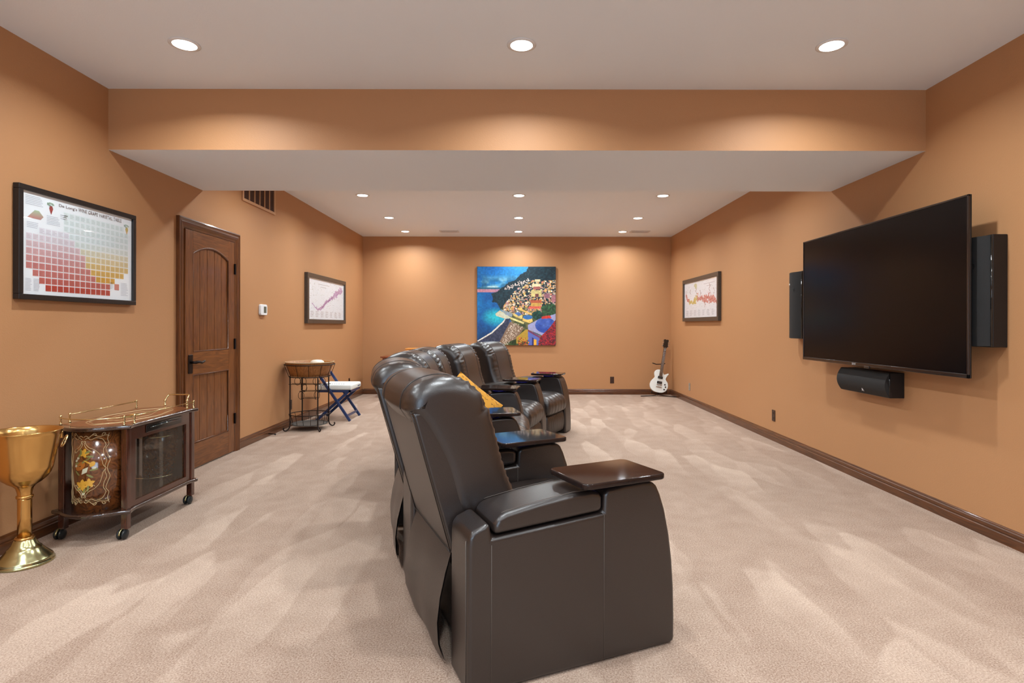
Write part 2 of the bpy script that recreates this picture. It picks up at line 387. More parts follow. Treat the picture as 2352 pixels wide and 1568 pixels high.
moulding([(-SI+.003, 1.015), *[(u*.99, z-.003) for u, z in arc], (SI-.003, 1.015)])
moulding([(-SI+.003, .228), (-SI+.003, .813), (SI-.003, .813), (SI-.003, .228)])
CP = [(0, 0), (.028, 0), (.030, .010), (.024, .018), (.024, .030), (.028, .040), (.022, .058), (.016, .070), (.013, .086), (0, .088)]
hw_ = .51; zt_ = 2.142
for s in (-1, 1):
    MB().prism([(p[0], s*(hw_-p[1])) for p in CP], .0, zt_-.088, 'z', fn=lambda p, k, s=s: (0.0 if k == 0 else zt_-(hw_-abs(p[1])))).build('casing', 'trimv', door)
MB().prism([(p[0], zt_-p[1]) for p in CP], -hw_, hw_, 'y', fn=lambda p, k: (-1 if k == 0 else 1)*(hw_-(zt_-p[1]))).build('casing', 'trimh', door)
for z in (.33, 1.06, 1.79):
    hg = MB(); hg.box(.018, .026, LW-.012, LW+.016, z-.05, z+.05); hg.tube([(.030, LW+.002, z-.052), (.030, LW+.002, z+.052)], .007, 8)
    hg.build('hinge', 'bronze', door)
MB().box(.0, .004, -LW-.01, LW+.01, .0, .011).build('threshold', 'cream_pl', door)
hd = MB(); hd.box(.020, .028, -LW+.035, -LW+.095, .83, .99); hn = hd.build('handle_plate', 'bronze', door, bevel=.006)
lv = MB(); lv.tube([(.026, -LW+.065, .925), (.075, -LW+.065, .925)], .012, 10)
lv.tube([(.070, -LW+.06, .925), (.074, -LW+.11, .928), (.074, -LW+.15, .918), (.072, -LW+.185, .926), (.070, -LW+.205, .932)], [.013, .011, .010, .010, .007], 10)
lv.build('lever', 'bronze', hn, smooth=True)

# ================================================================== recessed lights
ROWS = [(-1.10, 'behind the viewpoint, second row back'), (.35, 'overhead of the viewpoint'), (1.80, 'just above the frame'), (3.25, None),
        (5.55, 'hidden behind the dropped beam'), (7.0, None), (8.45, None), (9.68, None)]
XS = [(-1.91, 'left'), (.025, 'middle'), (1.805, 'right')]
RN = {3.25: 'in the near row before the dropped beam', 7.0: 'in the first row beyond the dropped beam', 8.45: 'in the second row beyond the dropped beam', 9.68: 'in the last row by the back wall'}
lens_me = trim_me = None
for y, note in ROWS:
    for x, sd in XS:
        t = thing('recessed_light', f'{sd} recessed ceiling light {RN.get(y, note)}', 'ceiling light', (x, y, ZC), group='recessed ceiling lights')
        if lens_me is None:
            trim_me = MB().lathe([(.064, -.001), (.084, -.001), (.084, -.003), (.072, -.007), (.064, -.006)], 32, cap=False).mesh('trim_ring', 'lamp_trim', True)
            lens_me = MB().lathe([(.0645, -.004), (.060, -.006), (.03, -.0075), (.001, -.008)], 32).mesh('lens', 'lens', True)
        link('trim_ring', trim_me, t); link('lens', lens_me, t)
        ld = bpy.data.lights.new('lamp', 'AREA'); ld.energy = LAMP_W; ld.color = LAMP_C; ld.shape = 'DISK'; ld.size = .11; ld.spread = R(152)
        lo = bpy.data.objects.new('lamp', ld); COL.objects.link(lo); lo.parent = t; lo.location = (0, 0, -.010)

# ================================================================== recliners
def gath(seed, ys, amp, freq, wid=.035):
    rr = random.Random(seed); ph = [rr.uniform(0, 6.28) for _ in range(6)]
    def f(s, y, p):
        a = abs(y); i = 0 if y > 0 else 1
        front = min(1, max(.12, (p[0]+.02)/.10)) if p[1] > .9 else 1.0     # the crown stays smooth, folds sit on the face and the ends
        d = a-ys; e = math.exp(-(d/wid)**2) if d < 0 else math.exp(-(d/(wid*1.9))**2)
        q = mnoise.noise(Vector((s*7+ph[i], a*9, ph[2]+i*7)))
        w_ = math.sin(2*math.pi*freq*s+ph[i]+2.6*q)
        w_ = 1.6*abs(w_)**.8-1 if q > -.2 else .7*w_
        seam = -.0045*math.exp(-((a-ys+wid*1.1)/.006)**2)
        low = .004*mnoise.noise(Vector((p[0]*5+ph[3], y*4, p[1]*5)))
        fold = -.012*math.exp(-((p[1]-.915+.03*math.sin(9*a+ph[4]))/.012)**2)*min(1, max(0, (a-.19)/.06)) if p[0] > -.05 else 0
        endf = min(1, max(0, (.292-a)/.045)); boost = endf*(1+1.0*min(1, max(0, (p[1]-.84)/.06))*min(1, max(0, (d+.03)/.03)))
        return amp*e*w_*front*boost*(0.75+.7*q)+seam+low+fold
    return f
seat_prof = [(.16, .30), (.22, .44), (.40, .475), (.62, .485), (.78, .475), (.862, .42), (.872, .34), (.84, .285), (.70, .27), (.40, .27)]
foot_prof = [(.74, .05), (.74, .26), (.80, .275), (.838, .24), (.848, .16), (.835, .07), (.79, .045)]
back_prof = [(-.138, .915), (-.150, .945), (-.136, .995), (-.088, 1.032), (-.012, 1.047), (.068, 1.030), (.130, .980), (.166, .915), (.190, .83), (.210, .745), (.236, .665), (.266, .600), (.272, .545), (.225, .495), (.12, .475), (.030, .55), (-.035, .74), (-.095, .86)]
lumbar_prof = [(.20, .575), (.275, .588), (.322, .545), (.336, .50), (.315, .455), (.24, .44), (.17, .47), (.16, .53)]
def pleat(s, y, p):
    return .0045*math.cos(2*math.pi*y/.095)**3*(1 if p[0] > .55 else .2)+.004*mnoise.noise(Vector((p[0]*7, y*9, p[1]*7)))
def pleat2(s, y, p): return .004*math.cos(2*math.pi*y/.05)+.003*mnoise.noise(Vector((p[0]*9, y*12, p[1]*9+3)))
RM = {}
mb, _, _ = pillow(seat_prof, .29, .05, 44, 6, pleat, .006); RM['seat_cushion'] = mb.mesh('seat_cushion', 'leather', True)
mb, _, _ = pillow(foot_prof, .27, .03, 60, 4, pleat2); RM['footrest'] = mb.mesh('footrest', 'leather', True)
def back_meshes(seed):
    d = {}
    mb, pts, nr = pillow(back_prof, .286, .058, 64, 7, gath(seed, .205, .0085, 14.5), .012); d['back_cushion'] = mb.mesh('back_cushion', 'leather', True)
    mb, pts, nr = pillow(lumbar_prof, .284, .05, 40, 5, gath(seed+50, .21, .006, 24), .008); d['lumbar_roll'] = mb.mesh('lumbar_roll', 'leather', True)
    return d
shell = MB().prism([(-.138, .928), (-.128, .89), (.004, .42), (.012, .395), (.13, .40), (.125, .55), (.04, .72), (-.065, .935)], -.278, .278, 'y').mesh('back_shell', 'leather', True)
basem = MB().box(.06, .76, -.28, .28, .03, .30).mesh('base', 'leather')
fl = MB(); rows = [(.008, .405), (-.012, .34), (-.034, .25), (-.046, .16), (-.042, .08), (-.02, .012)]; nl = 12
for dx in (0, .006):
    vs = [(x+dx+.004*math.sin(j*.9+i*.5)*(i/5), -.268+.536*j/nl, z) for i, (x, z) in enumerate(rows) for j in range(nl+1)]
    fl.add(vs, [(i*(nl+1)+j, i*(nl+1)+j+1, (i+1)*(nl+1)+j+1, (i+1)*(nl+1)+j) for i in range(len(rows)-1) for j in range(nl)])
flapm = fl.mesh('rear_flap', 'leather', True)
hem = MB().tube([(rows[0][0]-.006, -.275+.55*k/10, rows[0][1]+.008) for k in range(11)], .0022, 6).mesh('hem', 'seam', True)
piping = MB()
for s in (-1, 1): piping.tube([(-.140, s*.279, .922), (-.128, s*.279, .885), (.003, s*.279, .415)], .0018, 6)
piping.tube([(-.141, -.279+.558*k/8, .928) for k in range(9)], .0018, 6)
pipem = piping.mesh('piping', 'seam', True)
def seam_meshes():
    pts = np.array(catmull(back_prof, 7)); area = .5*np.sum(pts[:, 0]*np.roll(pts[:, 1], -1)-np.roll(pts[:, 0], -1)*pts[:, 1])
    tg = np.roll(pts, -1, 0)-np.roll(pts, 1, 0); tg /= np.linalg.norm(tg, axis=1)[:, None]; nr = np.stack([tg[:, 1], -tg[:, 0]], 1)*(1 if area > 0 else -1)
    o = pts+nr*.0085
    return [('back_cushion', MB().tube([(p[0], s_*.166, p[1]) for p in o[4:88]], .0016, 5).mesh('seam', 'seam', True)) for s_ in (-1, 1)]
seamm = seam_meshes()

def round_rect(w, h, r, n=6):
    P = []
    for cx, cy, a0 in ((w/2-r, h/2-r, 0), (-w/2+r, h/2-r, 90), (-w/2+r, -h/2+r, 180), (w/2-r, -h/2+r, 270)):
        for k in range(n+1): a = R(a0+90*k/n); P.append((cx+r*math.cos(a), cy+r*math.sin(a)))
    return P
traym = MB().prism(round_rect(.368, .270, .03), -.011, .011, 'z').mesh('tray', 'tray', True)
ARM = [(0, .004), (0, .50), (.004, .535), (.02, .553), (.05, .565), (.080, .574), (.088, .524), (.525, .553), (.528, .615), (.54, .636), (.62, .644), (.70, .649), (.745, .645), (.768, .625), (.785, .59),
       (.806, .53), (.828, .43), (.842, .33), (.850, .22), (.853, .10), (.852, .004)]
LID = [(.091, .531), (.520, .559), (.521, .612), (.512, .630), (.48, .637), (.40, .636), (.26, .620), (.14, .601), (.105, .588), (.094, .565)]
def make_arm(parent, rel, tk, trot, off):
    """tk: how much wider the wedge gets towards the back on either side; off: tray shift on its swivel"""
    def hw(x): return .10+(.6-x)*tk
    a = MB().prism(ARM, 0, 0, 'y', fn=lambda p, k: (-1 if k == 0 else 1)*hw(p[0])).build('armrest', 'leather', parent, bevel=.018, segs=3)
    a.matrix_local = rel
    MB().prism(LID, 0, 0, 'y', fn=lambda p, k: (-1 if k == 0 else 1)*(hw(p[0])+.003)).build('console_lid', 'leather', a, bevel=.022, segs=4)
    st = MB()
    for s in (-1, 1):
        for xx, zz in ((.084, .50), (.527, .545)): st.tube([(xx, s*(hw(xx)+.0005), .01), (xx, s*(hw(xx)+.0005), zz)], .0011, 5)
        st.tube([(xx, s*(hw(xx)-.014), zz+.0035) for xx, zz in [(.125, .5975), (.14, .601), (.26, .620), (.40, .636), (.50, .636)]], .0011, 5)
    st.tube([(-.0005, -hw(0)+.02, .02), (-.0005, -hw(0)+.02, .52)], .0014, 5)
    st.build('stitching', 'stitch', a, smooth=True)
    ch = MB().lathe([(.058, .637), (.060, .650), (.057, .653), (.050, .653), (.048, .640)], 32, (.60, 0, 0)).build('cup_holder', 'gloss_black', a, smooth=True)
    MB().lathe([(.0610, .6495), (.0616, .6505), (.0610, .6515)], 32, (.60, 0, 0), cap=False).build('light_ring', 'led', ch, smooth=True)
    MB().lathe([(.016, .64), (.016, .662)], 16, (.69, .0, 0)).build('swivel_post', 'chrome', a, smooth=True)
    t = link('tray', traym, a, .006, 3); t.location = (.60+off[0], off[1], .672); t.rotation_euler = (0, 0, R(trot))
    return a
A0 = 23.4
def fr2(P, ang): return Matrix.Translation((P[0]-.6*math.cos(R(ang)), P[1]-.6*math.sin(R(ang)), 0)) @ Matrix.Rotation(R(ang), 4, 'Z')
YM = 4.45
# tray centres (x, y), direction, wedge, tray swivel
T = [((.35, 2.205), A0, 0, 3), ((.041, 2.915), 19.0, .075, 9), ((-.175, 3.72), 7.3, .128, 6), ((-.165, 5.18), -7.3, .128, -2), ((.055, 5.985), -19.0, .075, 4), ((.375, 6.72), -A0, 0, 6)]
mid = lambda a, b: ((a[0]+b[0])/2, (a[1]+b[1])/2)
S = [(mid(T[0][0], T[1][0]), 23.4), (mid(T[1][0], T[2][0]), 14.8), ((-.17, YM-.315), 0), ((-.17, YM+.315), 0), (mid(T[3][0], T[4][0]), -14.8), (mid(T[4][0], T[5][0]), -23.4)]
RL = ['dark brown leather recliner nearest the camera at the end of the curved row',
      'dark brown leather recliner second from the camera, between nearest seat and loveseat',
      'dark brown leather loveseat recliner with the mustard pillow on it, third in row',
      'dark brown leather loveseat recliner beyond the mustard pillow, fourth in row',
      'dark brown leather recliner second from the far end of the curved row',
      'dark brown leather recliner at far end of curved row, before the coastal painting']
for i in range(6):
    P, ang = S[i]; Mw = fr2(P, ang)
    root = thing('theater_recliner', RL[i], 'recliner', Mw.to_translation(), R(ang), 'leather theater recliners in the curved row')
    sy = [1, 1.05, 1.07, 1.07, 1.05, 1][i]
    bms = back_meshes(11+i*7)
    parts = [('base', basem, .01), ('seat_cushion', RM['seat_cushion'], 0), ('footrest', RM['footrest'], 0), ('back_shell', shell, .014), ('back_cushion', bms['back_cushion'], 0),
             ('lumbar_roll', bms['lumbar_roll'], 0), ('rear_flap', flapm, 0)]
    for nm, me, bv in parts:
        o = link(nm, me, root, bv, 3); o.scale = (1, sy, 1)
        if nm == 'back_shell':
            q = link('piping', pipem, o)
        if nm == 'rear_flap': link('hem', hem, o)
        for on, sm in seamm:
            if on == nm: link('seam', sm, o)
    rel = Mw.inverted() @ fr2(T[i][0], T[i][1])
    make_arm(root, rel, T[i][2], T[i][3], [(-.012, -.02), (-.02, -.04), (0, 0), (0, 0), (0, 0), (0, 0)][i])

# mustard pillow in the loveseat
pl = MB(); n = 22; HWP = .20
def pz(u, v):
    e = max(0, (1-u*u))*max(0, (1-v*v)); return .062*e**.42
for sgn in (1, -1):
    vs = []
    for i in range(n+1):
        for j in range(n+1):
            u = -1+2*i/n; v = -1+2*j/n; pin = 1-.07*(1-abs(u*v))*(abs(u)**4+abs(v)**4)
            vs.append((HWP*u*pin, HWP*v*pin, sgn*pz(u, v)))
    pl.add(vs, [(i*(n+1)+j, i*(n+1)+j+1, (i+1)*(n+1)+j+1, (i+1)*(n+1)+j) for i in range(n) for j in range(n)])
pr = thing('throw_pillow', 'mustard yellow throw pillow with dark script, propped on the loveseat', 'pillow')
nrm = Vector((.34, -.80, .49)).normalized(); edge = Vector((.74, .0, -.62)); edge = (edge-nrm*edge.dot(nrm)).normalized(); upv = nrm.cross(edge)
pr.matrix_world = Matrix.Translation((-.36, 4.06, .655)) @ Matrix((edge, upv, nrm)).transposed().to_4x4()
pl.build('cushion', 'mustard', pr, smooth=True)
scr = MB(); rr = random.Random(4)
def on_p(u, v): return (HWP*u, HWP*v, pz(u, v)+.0015)
for row in range(9):
    v = .82-row*.19; u = -.85
    while u < .8:
        L = rr.uniform(.06, .2)
        if rr.random() < .8: scr.tube([on_p(u+L*k/6, v+.024*math.sin(k*1.3+row)+.012*math.sin(k*3.1)) for k in range(7)], .0011, 4)
        u += L+rr.uniform(.03, .09)
scr.build('script_print', 'ink', pr)['kind'] = 'stuff'
sq = MB()
for k in range(6): sq.tube([on_p(-.62+.05*k, -.5), on_p(-.5+.05*k, -.2)], .004, 4)
sq.build('stamp_print', 'ink', pr)

# ================================================================== television and speakers on the right wall
tv = thing('television', 'large black flat screen television mounted on the right wall', 'television', (2.62, 4.228, .938))
TH, TW = 1.07, 1.895; hy = TW/2
MB().box(.006, .018, -hy, hy, 0, TH).build('tv_body', 'black', tv, bevel=.003)
MB().box(.018, .085, -hy*.72, hy*.72, .12, TH*.72).build('rear_housing', 'black', tv, bevel=.01)
MB().box(-.0005, .006, -hy+.012, hy-.012, .026, TH-.012).build('screen', 'screen', tv)
bz = MB(); bz.box(-.004, .008, -hy, hy, 0, .024); bz.box(-.004, .008, -hy, hy, TH-.011, TH); bz.box(-.004, .008, -hy, -hy+.011, 0, TH); bz.box(-.004, .008, hy-.011, hy, 0, TH)
bz.build('bezel', 'bezel', tv, bevel=.002)
MB().box(-.010, .004, -.03, .03, -.012, .006).build('sensor_bump', 'bezel', tv, bevel=.004)
lt = link('lettering', text_mesh('SONY', .019, 'logo'), tv); lt.matrix_local = Matrix(((0, 0, -1, -.0046), (-1, 0, 0, .19), (0, 1, 0, .005), (0, 0, 0, 1)))
mt = MB(); mt.box(.085, .165, -.28, .28, .35, .70); mt.box(.15, .169, -.40, .40, .30, .75); mt.build('wall_mount', 'bronze', tv)
def logo(parent, mx, s):
    m = MB().prism([(-.5*s, -.6*s), (-.08*s, .6*s), (.08*s, .6*s), (.5*s, -.6*s), (.22*s, -.5*s), (.05*s, -.1*s), (-.12*s, -.35*s)], 0, .0012, 'z').build('logo', 'logo', parent); m.matrix_local = mx
def side_speaker(y0, y1, label, near):
    t = thing('wall_speaker', label, 'speaker', (XW-.001, (y0+y1)/2, 1.121), group='narrow speakers beside the television')
    h = (y1-y0)/2; H = .645
    MB().prism([(0, -h), (0, h), (-.085, h), (-.085, -h)], 0, H, 'z').build('cabinet', 'spk_side', t, bevel=.004)
    arc = [(-.088-.042*(1-(v/(h-.006))**2), v) for v in [(-h+.006)+(2*h-.012)*k/14 for k in range(15)]]
    MB().prism([(-.083, -h+.006), *arc, (-.083, h-.006)], .006, H-.006, 'z').build('grille', 'cloth_black', t)
    for s in (-1, 1): MB().tube([(-.089, s*(h-.004), .004), (-.089, s*(h-.004), H-.004)], .0055, 8).build('edge_strip', 'gloss_black', t, smooth=True)
    MB().lathe([(.022, 0), (.022, .002), (.018, .002), (.018, 0)], 20).build('tweeter_ring', 'black', t).matrix_local = Matrix(((0, 0, -1, -.126), (-1, 0, 0, -.02*1), (0, 1, 0, .47), (0, 0, 0, 1)))
    logo(t, Matrix(((0, 0, -1, -.1265), (-1, 0, 0, 0), (0, 1, 0, .035), (0, 0, 0, 1))), .022)
side_speaker(3.215, 3.455, 'tall black wall speaker right of the television, partly overlapped by the screen', True)
side_speaker(5.36, 5.60, 'tall black wall speaker peeking out left of the television', False)
cs = thing('center_speaker', 'long black speaker with bowed front on the wall below the television', 'speaker', (XW-.001, 4.375, .722))
MB().box(-.105, 0, -.305, .305, 0, .182).build('cabinet', 'spk_side', cs, bevel=.004)
ga = [(-.107-.036*(1-((z-.091)/.088)**2), z) for z in [.003+.176*k/16 for k in range(17)]]
MB().prism([(-.102, .003), *ga, (-.102, .179)], -.305, .305, 'y').build('grille', 'cloth_black', cs)
for s in (-1, 1): MB().tube([(-.107, s*.304, .003), (-.107, s*.304, .179)], .0035, 6).build('edge_strip', 'gloss_black', cs, smooth=True)
logo(cs, Matrix(((0, -.35, -.94, -.128), (-1, 0, 0, -.02), (0, .94, -.35, .035), (0, 0, 0, 1))), .026)

# ================================================================== framed things
def framed(name, label, cat, side, u_left, z0, w, h, fw, depth, fmat, paper, group=None):
    """returns (root, inner w, inner h); local x right, y up, z out of the wall"""
    t = thing(name, label, cat, group=group); t.matrix_world = wall_matrix(side, u_left, z0, .001)
    for a in ((0, w, 0, fw), (0, w, h-fw, h), (0, fw, fw, h-fw), (w-fw, w, fw, h-fw)):
        MB().box(a[0], a[1], a[2], a[3], 0, depth).build('frame_bar', fmat, t, bevel=.003)
    MB().box(fw*.8, w-fw*.8, fw*.8, h-fw*.8, .002, depth*.55).build('paper_sheet', paper, t)
    MB().box(fw*.9, w-fw*.9, fw*.9, h-fw*.9, depth*.55+.005, depth*.55+.007).build('glass_pane', 'glass', t)
    return t
FW = .030
t = framed('framed_chart', 'black framed white wine chart with rows of red and yellow squares', 'picture', 'L', 3.13, 1.385, .965, .645, FW, .036, 'frame_black', 'paper')
ZP = .036*.55+.001
PWI, PHI = .965-2*FW, .645-2*FW
def cells():
    V, F, Cc = [], [], []; zq = [0.0]
    def quad(x0, x1, y0, y1, c):
        o = len(V); V.extend([(x0, y0, zq[0]), (x1, y0, zq[0]), (x1, y1, zq[0]), (x0, y1, zq[0])]); F.append((o, o+1, o+2, o+3)); Cc.append(c)
    rr = random.Random(8); cw = .0462*PWI*1.06; ch = .0655*PHI; ox = .035*PWI; oy = .042*PHI
    spans = [(3, 14), (2, 14), (1, 15), (0, 17), (0, 18), (0, 18), (0, 18), (0, 18), (2, 18), (6, 18), (6, 18), (6, 17)]
    bound = [99, 99, 12, 11, 10, 9.5, 8.5, 8, 7, 6, 5, 5]
    for r, (a, b) in enumerate(spans):
        for c in range(a, b+1):
            k = r/11
            if c < bound[r]: t0 = min(1, r/7.5); col = tuple((.74, .26, .22)[i]*(1-t0)+(.90, .90, .94)[i]*t0 for i in range(3))
            else: t0 = min(1, max(0, (r-2)/5.2)); col = tuple((.86, .66, .25)[i]*(1-t0)+(.88, .94, .95)[i]*t0 for i in range(3))
            if r in (1, 2) and c < bound[r]: col = tuple(v*.9+.1*.9 for v in col)
            x0 = ox+c*cw; y0 = oy+r*ch*1.16*.93
            quad(x0, x0+cw*.88, y0, y0+ch*.92, col)
            zq[0] = .0005
            for q in range(3):
                yy = y0+ch*(.2+.22*q); quad(x0+cw*.08, x0+cw*rr.uniform(.5, .8), yy, yy+ch*.07, tuple(v*.84 for v in col))
            zq[0] = 0.0
    def lines(x, y, w, n, dy, c=(.76, .79, .84)):
        for i in range(n): quad(x*PWI, (x+w*rr.uniform(.75, 1))*PWI, (y-i*dy)*PHI, (y-i*dy+dy*.35)*PHI, c)
    lines(.03, .955, .14, 6, .016); lines(.19, .80, .12, 6, .016); lines(.04, .70, .10, 4, .016); lines(.03, .15, .05, 9, .014); lines(.09, .15, .05, 9, .014)
    lines(.88, .20, .08, 10, .016); lines(.30, .84, .06, 3, .018)
    quad(.81*PWI, .86*PWI, .115*PHI, .185*PHI, (.80, .52, .48)); lines(.76, .19, .035, 5, .016)
    for i in range(14): # small relief map and two grape bunches
        y = .745+.006*i; quad((.045+.004*i)*PWI, (.165-.004*abs(i-5))*PWI, y*PHI, (y+.006)*PHI, (.74-.005*i, .52+.02*i, .50+.012*i))
    def bunch(cx, cy, col, leaf):
        for i in range(7):
            wv = .016*(1-abs(i-4.2)/5.2)
            quad((cx-wv)*PWI, (cx+wv)*PWI, (cy+.012*i)*PHI, (cy+.012*i+.0125)*PHI, tuple(v*rr.uniform(.9, 1.1) for v in col))
        for k in range(6): a = k*.9; quad((cx-.014+.02*math.cos(a))*PWI, (cx+.004+.02*math.cos(a))*PWI, (cy+.092+.012*math.sin(a))*PHI, (cy+.106+.012*math.sin(a))*PHI, leaf)
    bunch(.225, .825, (.62, .26, .24), (.62, .74, .66)); bunch(.945, .80, (.84, .68, .46), (.66, .78, .76))
    me = bpy.data.meshes.new('chart_print'); me.from_pydata(V, [], F); me.materials.append(M['print'])
    ca = me.color_attributes.new('Col', 'FLOAT_COLOR', 'CORNER'); c = np.array(Cc); c = np.where(c <= .04045, c/12.92, ((c+.055)/1.055)**2.4)
    c = np.repeat(np.concatenate([c, np.ones((len(c), 1))], 1), 4, 0); ca.data.foreach_set('color', c.ravel().astype(np.float32)); return me
p = link('chart_print', cells(), t); p.location = (FW, FW, ZP)
x = FW+.285*PWI
l1 = link('lettering', text_mesh("De Long's", .024, 'ink'), t); l1.location = (x, FW+.925*PHI, ZP+.0008)
l2 = link('lettering', text_mesh("WINE GRAPE VARIETAL TABLE", .033, 'ink', spacing=1.12), t); l2.location = (x+.155, FW+.925*PHI, ZP+.0008)
k = .885*PWI-.285*PWI-.155; wd = max(v.co.x for v in l2.data.vertices); l2.scale = (k/wd, 1, 1)
k1 = .142; l1.scale = (k1/max(v.co.x for v in l1.data.vertices), 1, 1)

rng = np.random.default_rng(5)
def fnoise(H, W, cells_, seed):
    g = np.random.default_rng(seed).random((cells_+2, int(cells_*W/H)+3)); y = np.linspace(0, cells_, H); xx = np.linspace(0, int(cells_*W/H), W)
    y0 = y.astype(int); x0 = xx.astype(int); fy = (y-y0)[:, None]; fx = (xx-x0)[None]; fy = fy*fy*(3-2*fy); fx = fx*fx*(3-2*fx)
    return (g[y0][:, x0]*(1-fx)+g[y0][:, x0+1]*fx)*(1-fy)+(g[y0+1][:, x0]*(1-fx)+g[y0+1][:, x0+1]*fx)*fy
def inpoly(U, V, P):
    r = np.zeros(U.shape, bool); j = len(P)-1
    for i in range(len(P)):
        (xi, yi), (xj, yj) = P[i], P[j]
        c = ((yi > V) != (yj > V)) & (U < (xj-xi)*(V-yi)/((yj-yi) if yj != yi else 1e-9)+xi); r ^= c; j = i
    return r
def map_img(W, H, kind):
    img = np.ones((H, W, 3))*(np.array((.945, .975, 1.0)) if kind == 'L' else np.array((.935, .94, .955)))
    U, V = np.meshgrid((np.arange(W)+.5)/W, (np.arange(H)+.5)/H)
    n1, n2, n3 = fnoise(H, W, 26, 1), fnoise(H, W, 9, 2), fnoise(H, W, 44, 3)
    if kind == 'L':
        cl = np.interp(U, [.10, .18, .25, .33, .45, .6, .75, .88, .95], [.62, .72, .76, .73, .58, .45, .30, .20, .18])
        wd_ = np.interp(U, [.10, .2, .3, .42, .5, .62, .75, .9, .95], [.02, .02, .03, .055, .05, .055, .08, .09, .02])
        m = (np.abs(V-cl+.05*(n2-.5)) < wd_*(.35+1.1*n1)) & (U > .09) & (U < .96)
        img[m] = np.where((n3 > .5)[..., None], (.70, .54, .74), (.80, .70, .84))[m]
        core = (np.abs(V-cl) < wd_*.35) & (n1 > .4) & (U > .34) & (U < .68); img[core] = (.56, .36, .60)
    else:
        cl = np.interp(U, [.05, .12, .18, .3, .4, .55, .65, .75, .9, .96], [.32, .48, .58, .56, .48, .50, .52, .50, .55, .64])
        wd_ = np.interp(U, [.03, .06, .1, .2, .35, .45, .6, .75, .9, .98], [.0, .07, .06, .05, .08, .09, .08, .11, .10, .02])
        m = (np.abs(V-cl+.09*(n2-.5)) < wd_*(.35+1.15*n1)) & (U > .04) & (U < .98)
        yel = (U > .16) & (U < .42)
        img[m] = np.where(yel[..., None], (.86, .78, .50), (.86, .60, .58))[m]
        core = m & (n3 > .52); img[core] = np.where(yel[..., None], (.78, .68, .32), (.78, .40, .38))[core]
        for ux, v0, v1 in ((.06, .22, .42), (.2, .2, .34), (.39, .1, .42), (.52, .26, .45), (.78, .14, .4), (.9, .26, .42), (.65, .6, .74)):
            ln = (np.abs(U-ux-.012*np.sin(V*40)) < .007) & (V > v0) & (V < v1) & (n3 > .3); img[ln] = (.62, .48, .46)
        bl = ((U-.37)/.05)**2+((V-.14)/.07)**2 < n1*1.6; img[bl] = (.80, .79, .62)
    r = np.random.default_rng(9)
    for _ in range(170):
        u, v = r.random(2); x_, y_ = int(u*(W-8)), int(v*(H-2)); c = (.72, .73, .74) if r.random() < .7 else (.74, .78, .68)
        img[y_:y_+1, x_:x_+r.integers(2, 6)] = c
    for u in np.arange(.06, .95, .13):
        for q in range(10):
            y_ = int((.80+.016*q)*H); img[y_:y_+1, int(u*W):int((u+.09*r.uniform(.5, 1))*W)] = (.80, .80, .82)
    tx = (.62, .92) if kind == 'R' else (.25, .55)
    for v_, w_ in ((.12, 1), (.19, .45)):
        a_ = int((tx[0]+(1-w_)*.5*(tx[1]-tx[0]))*W); b_ = int((tx[1]-(1-w_)*.5*(tx[1]-tx[0]))*W); y_ = int(v_*H)
        img[y_:y_+max(1, H//60), a_:b_] = (.62, .60, .62)
    return img
for side, u0, z0, lab, kd, pap in (('L', 7.43, 1.268, 'dark framed white map with a diagonal purple strip, on the left wall', 'L', 'paper'),
                                   ('R', 9.38, 1.315, 'dark framed map with red and yellow bands, on the right wall near guitar', 'R', 'paper_ivory')):
    wf_, hf_ = 1.66, .675 if kd == 'L' else .675
    t = framed('framed_map', lab, 'picture', side, u0, z0, wf_, hf_, .058, .045, 'frame_brown', pap, 'framed vineyard maps')
    iw, ih = wf_-.116, hf_-.116
    p = link('map_print', raster_mesh(map_img(230, 110, kd), iw, ih, 'map_print'), t); p.location = (.058, .058, .045*.55+.001)

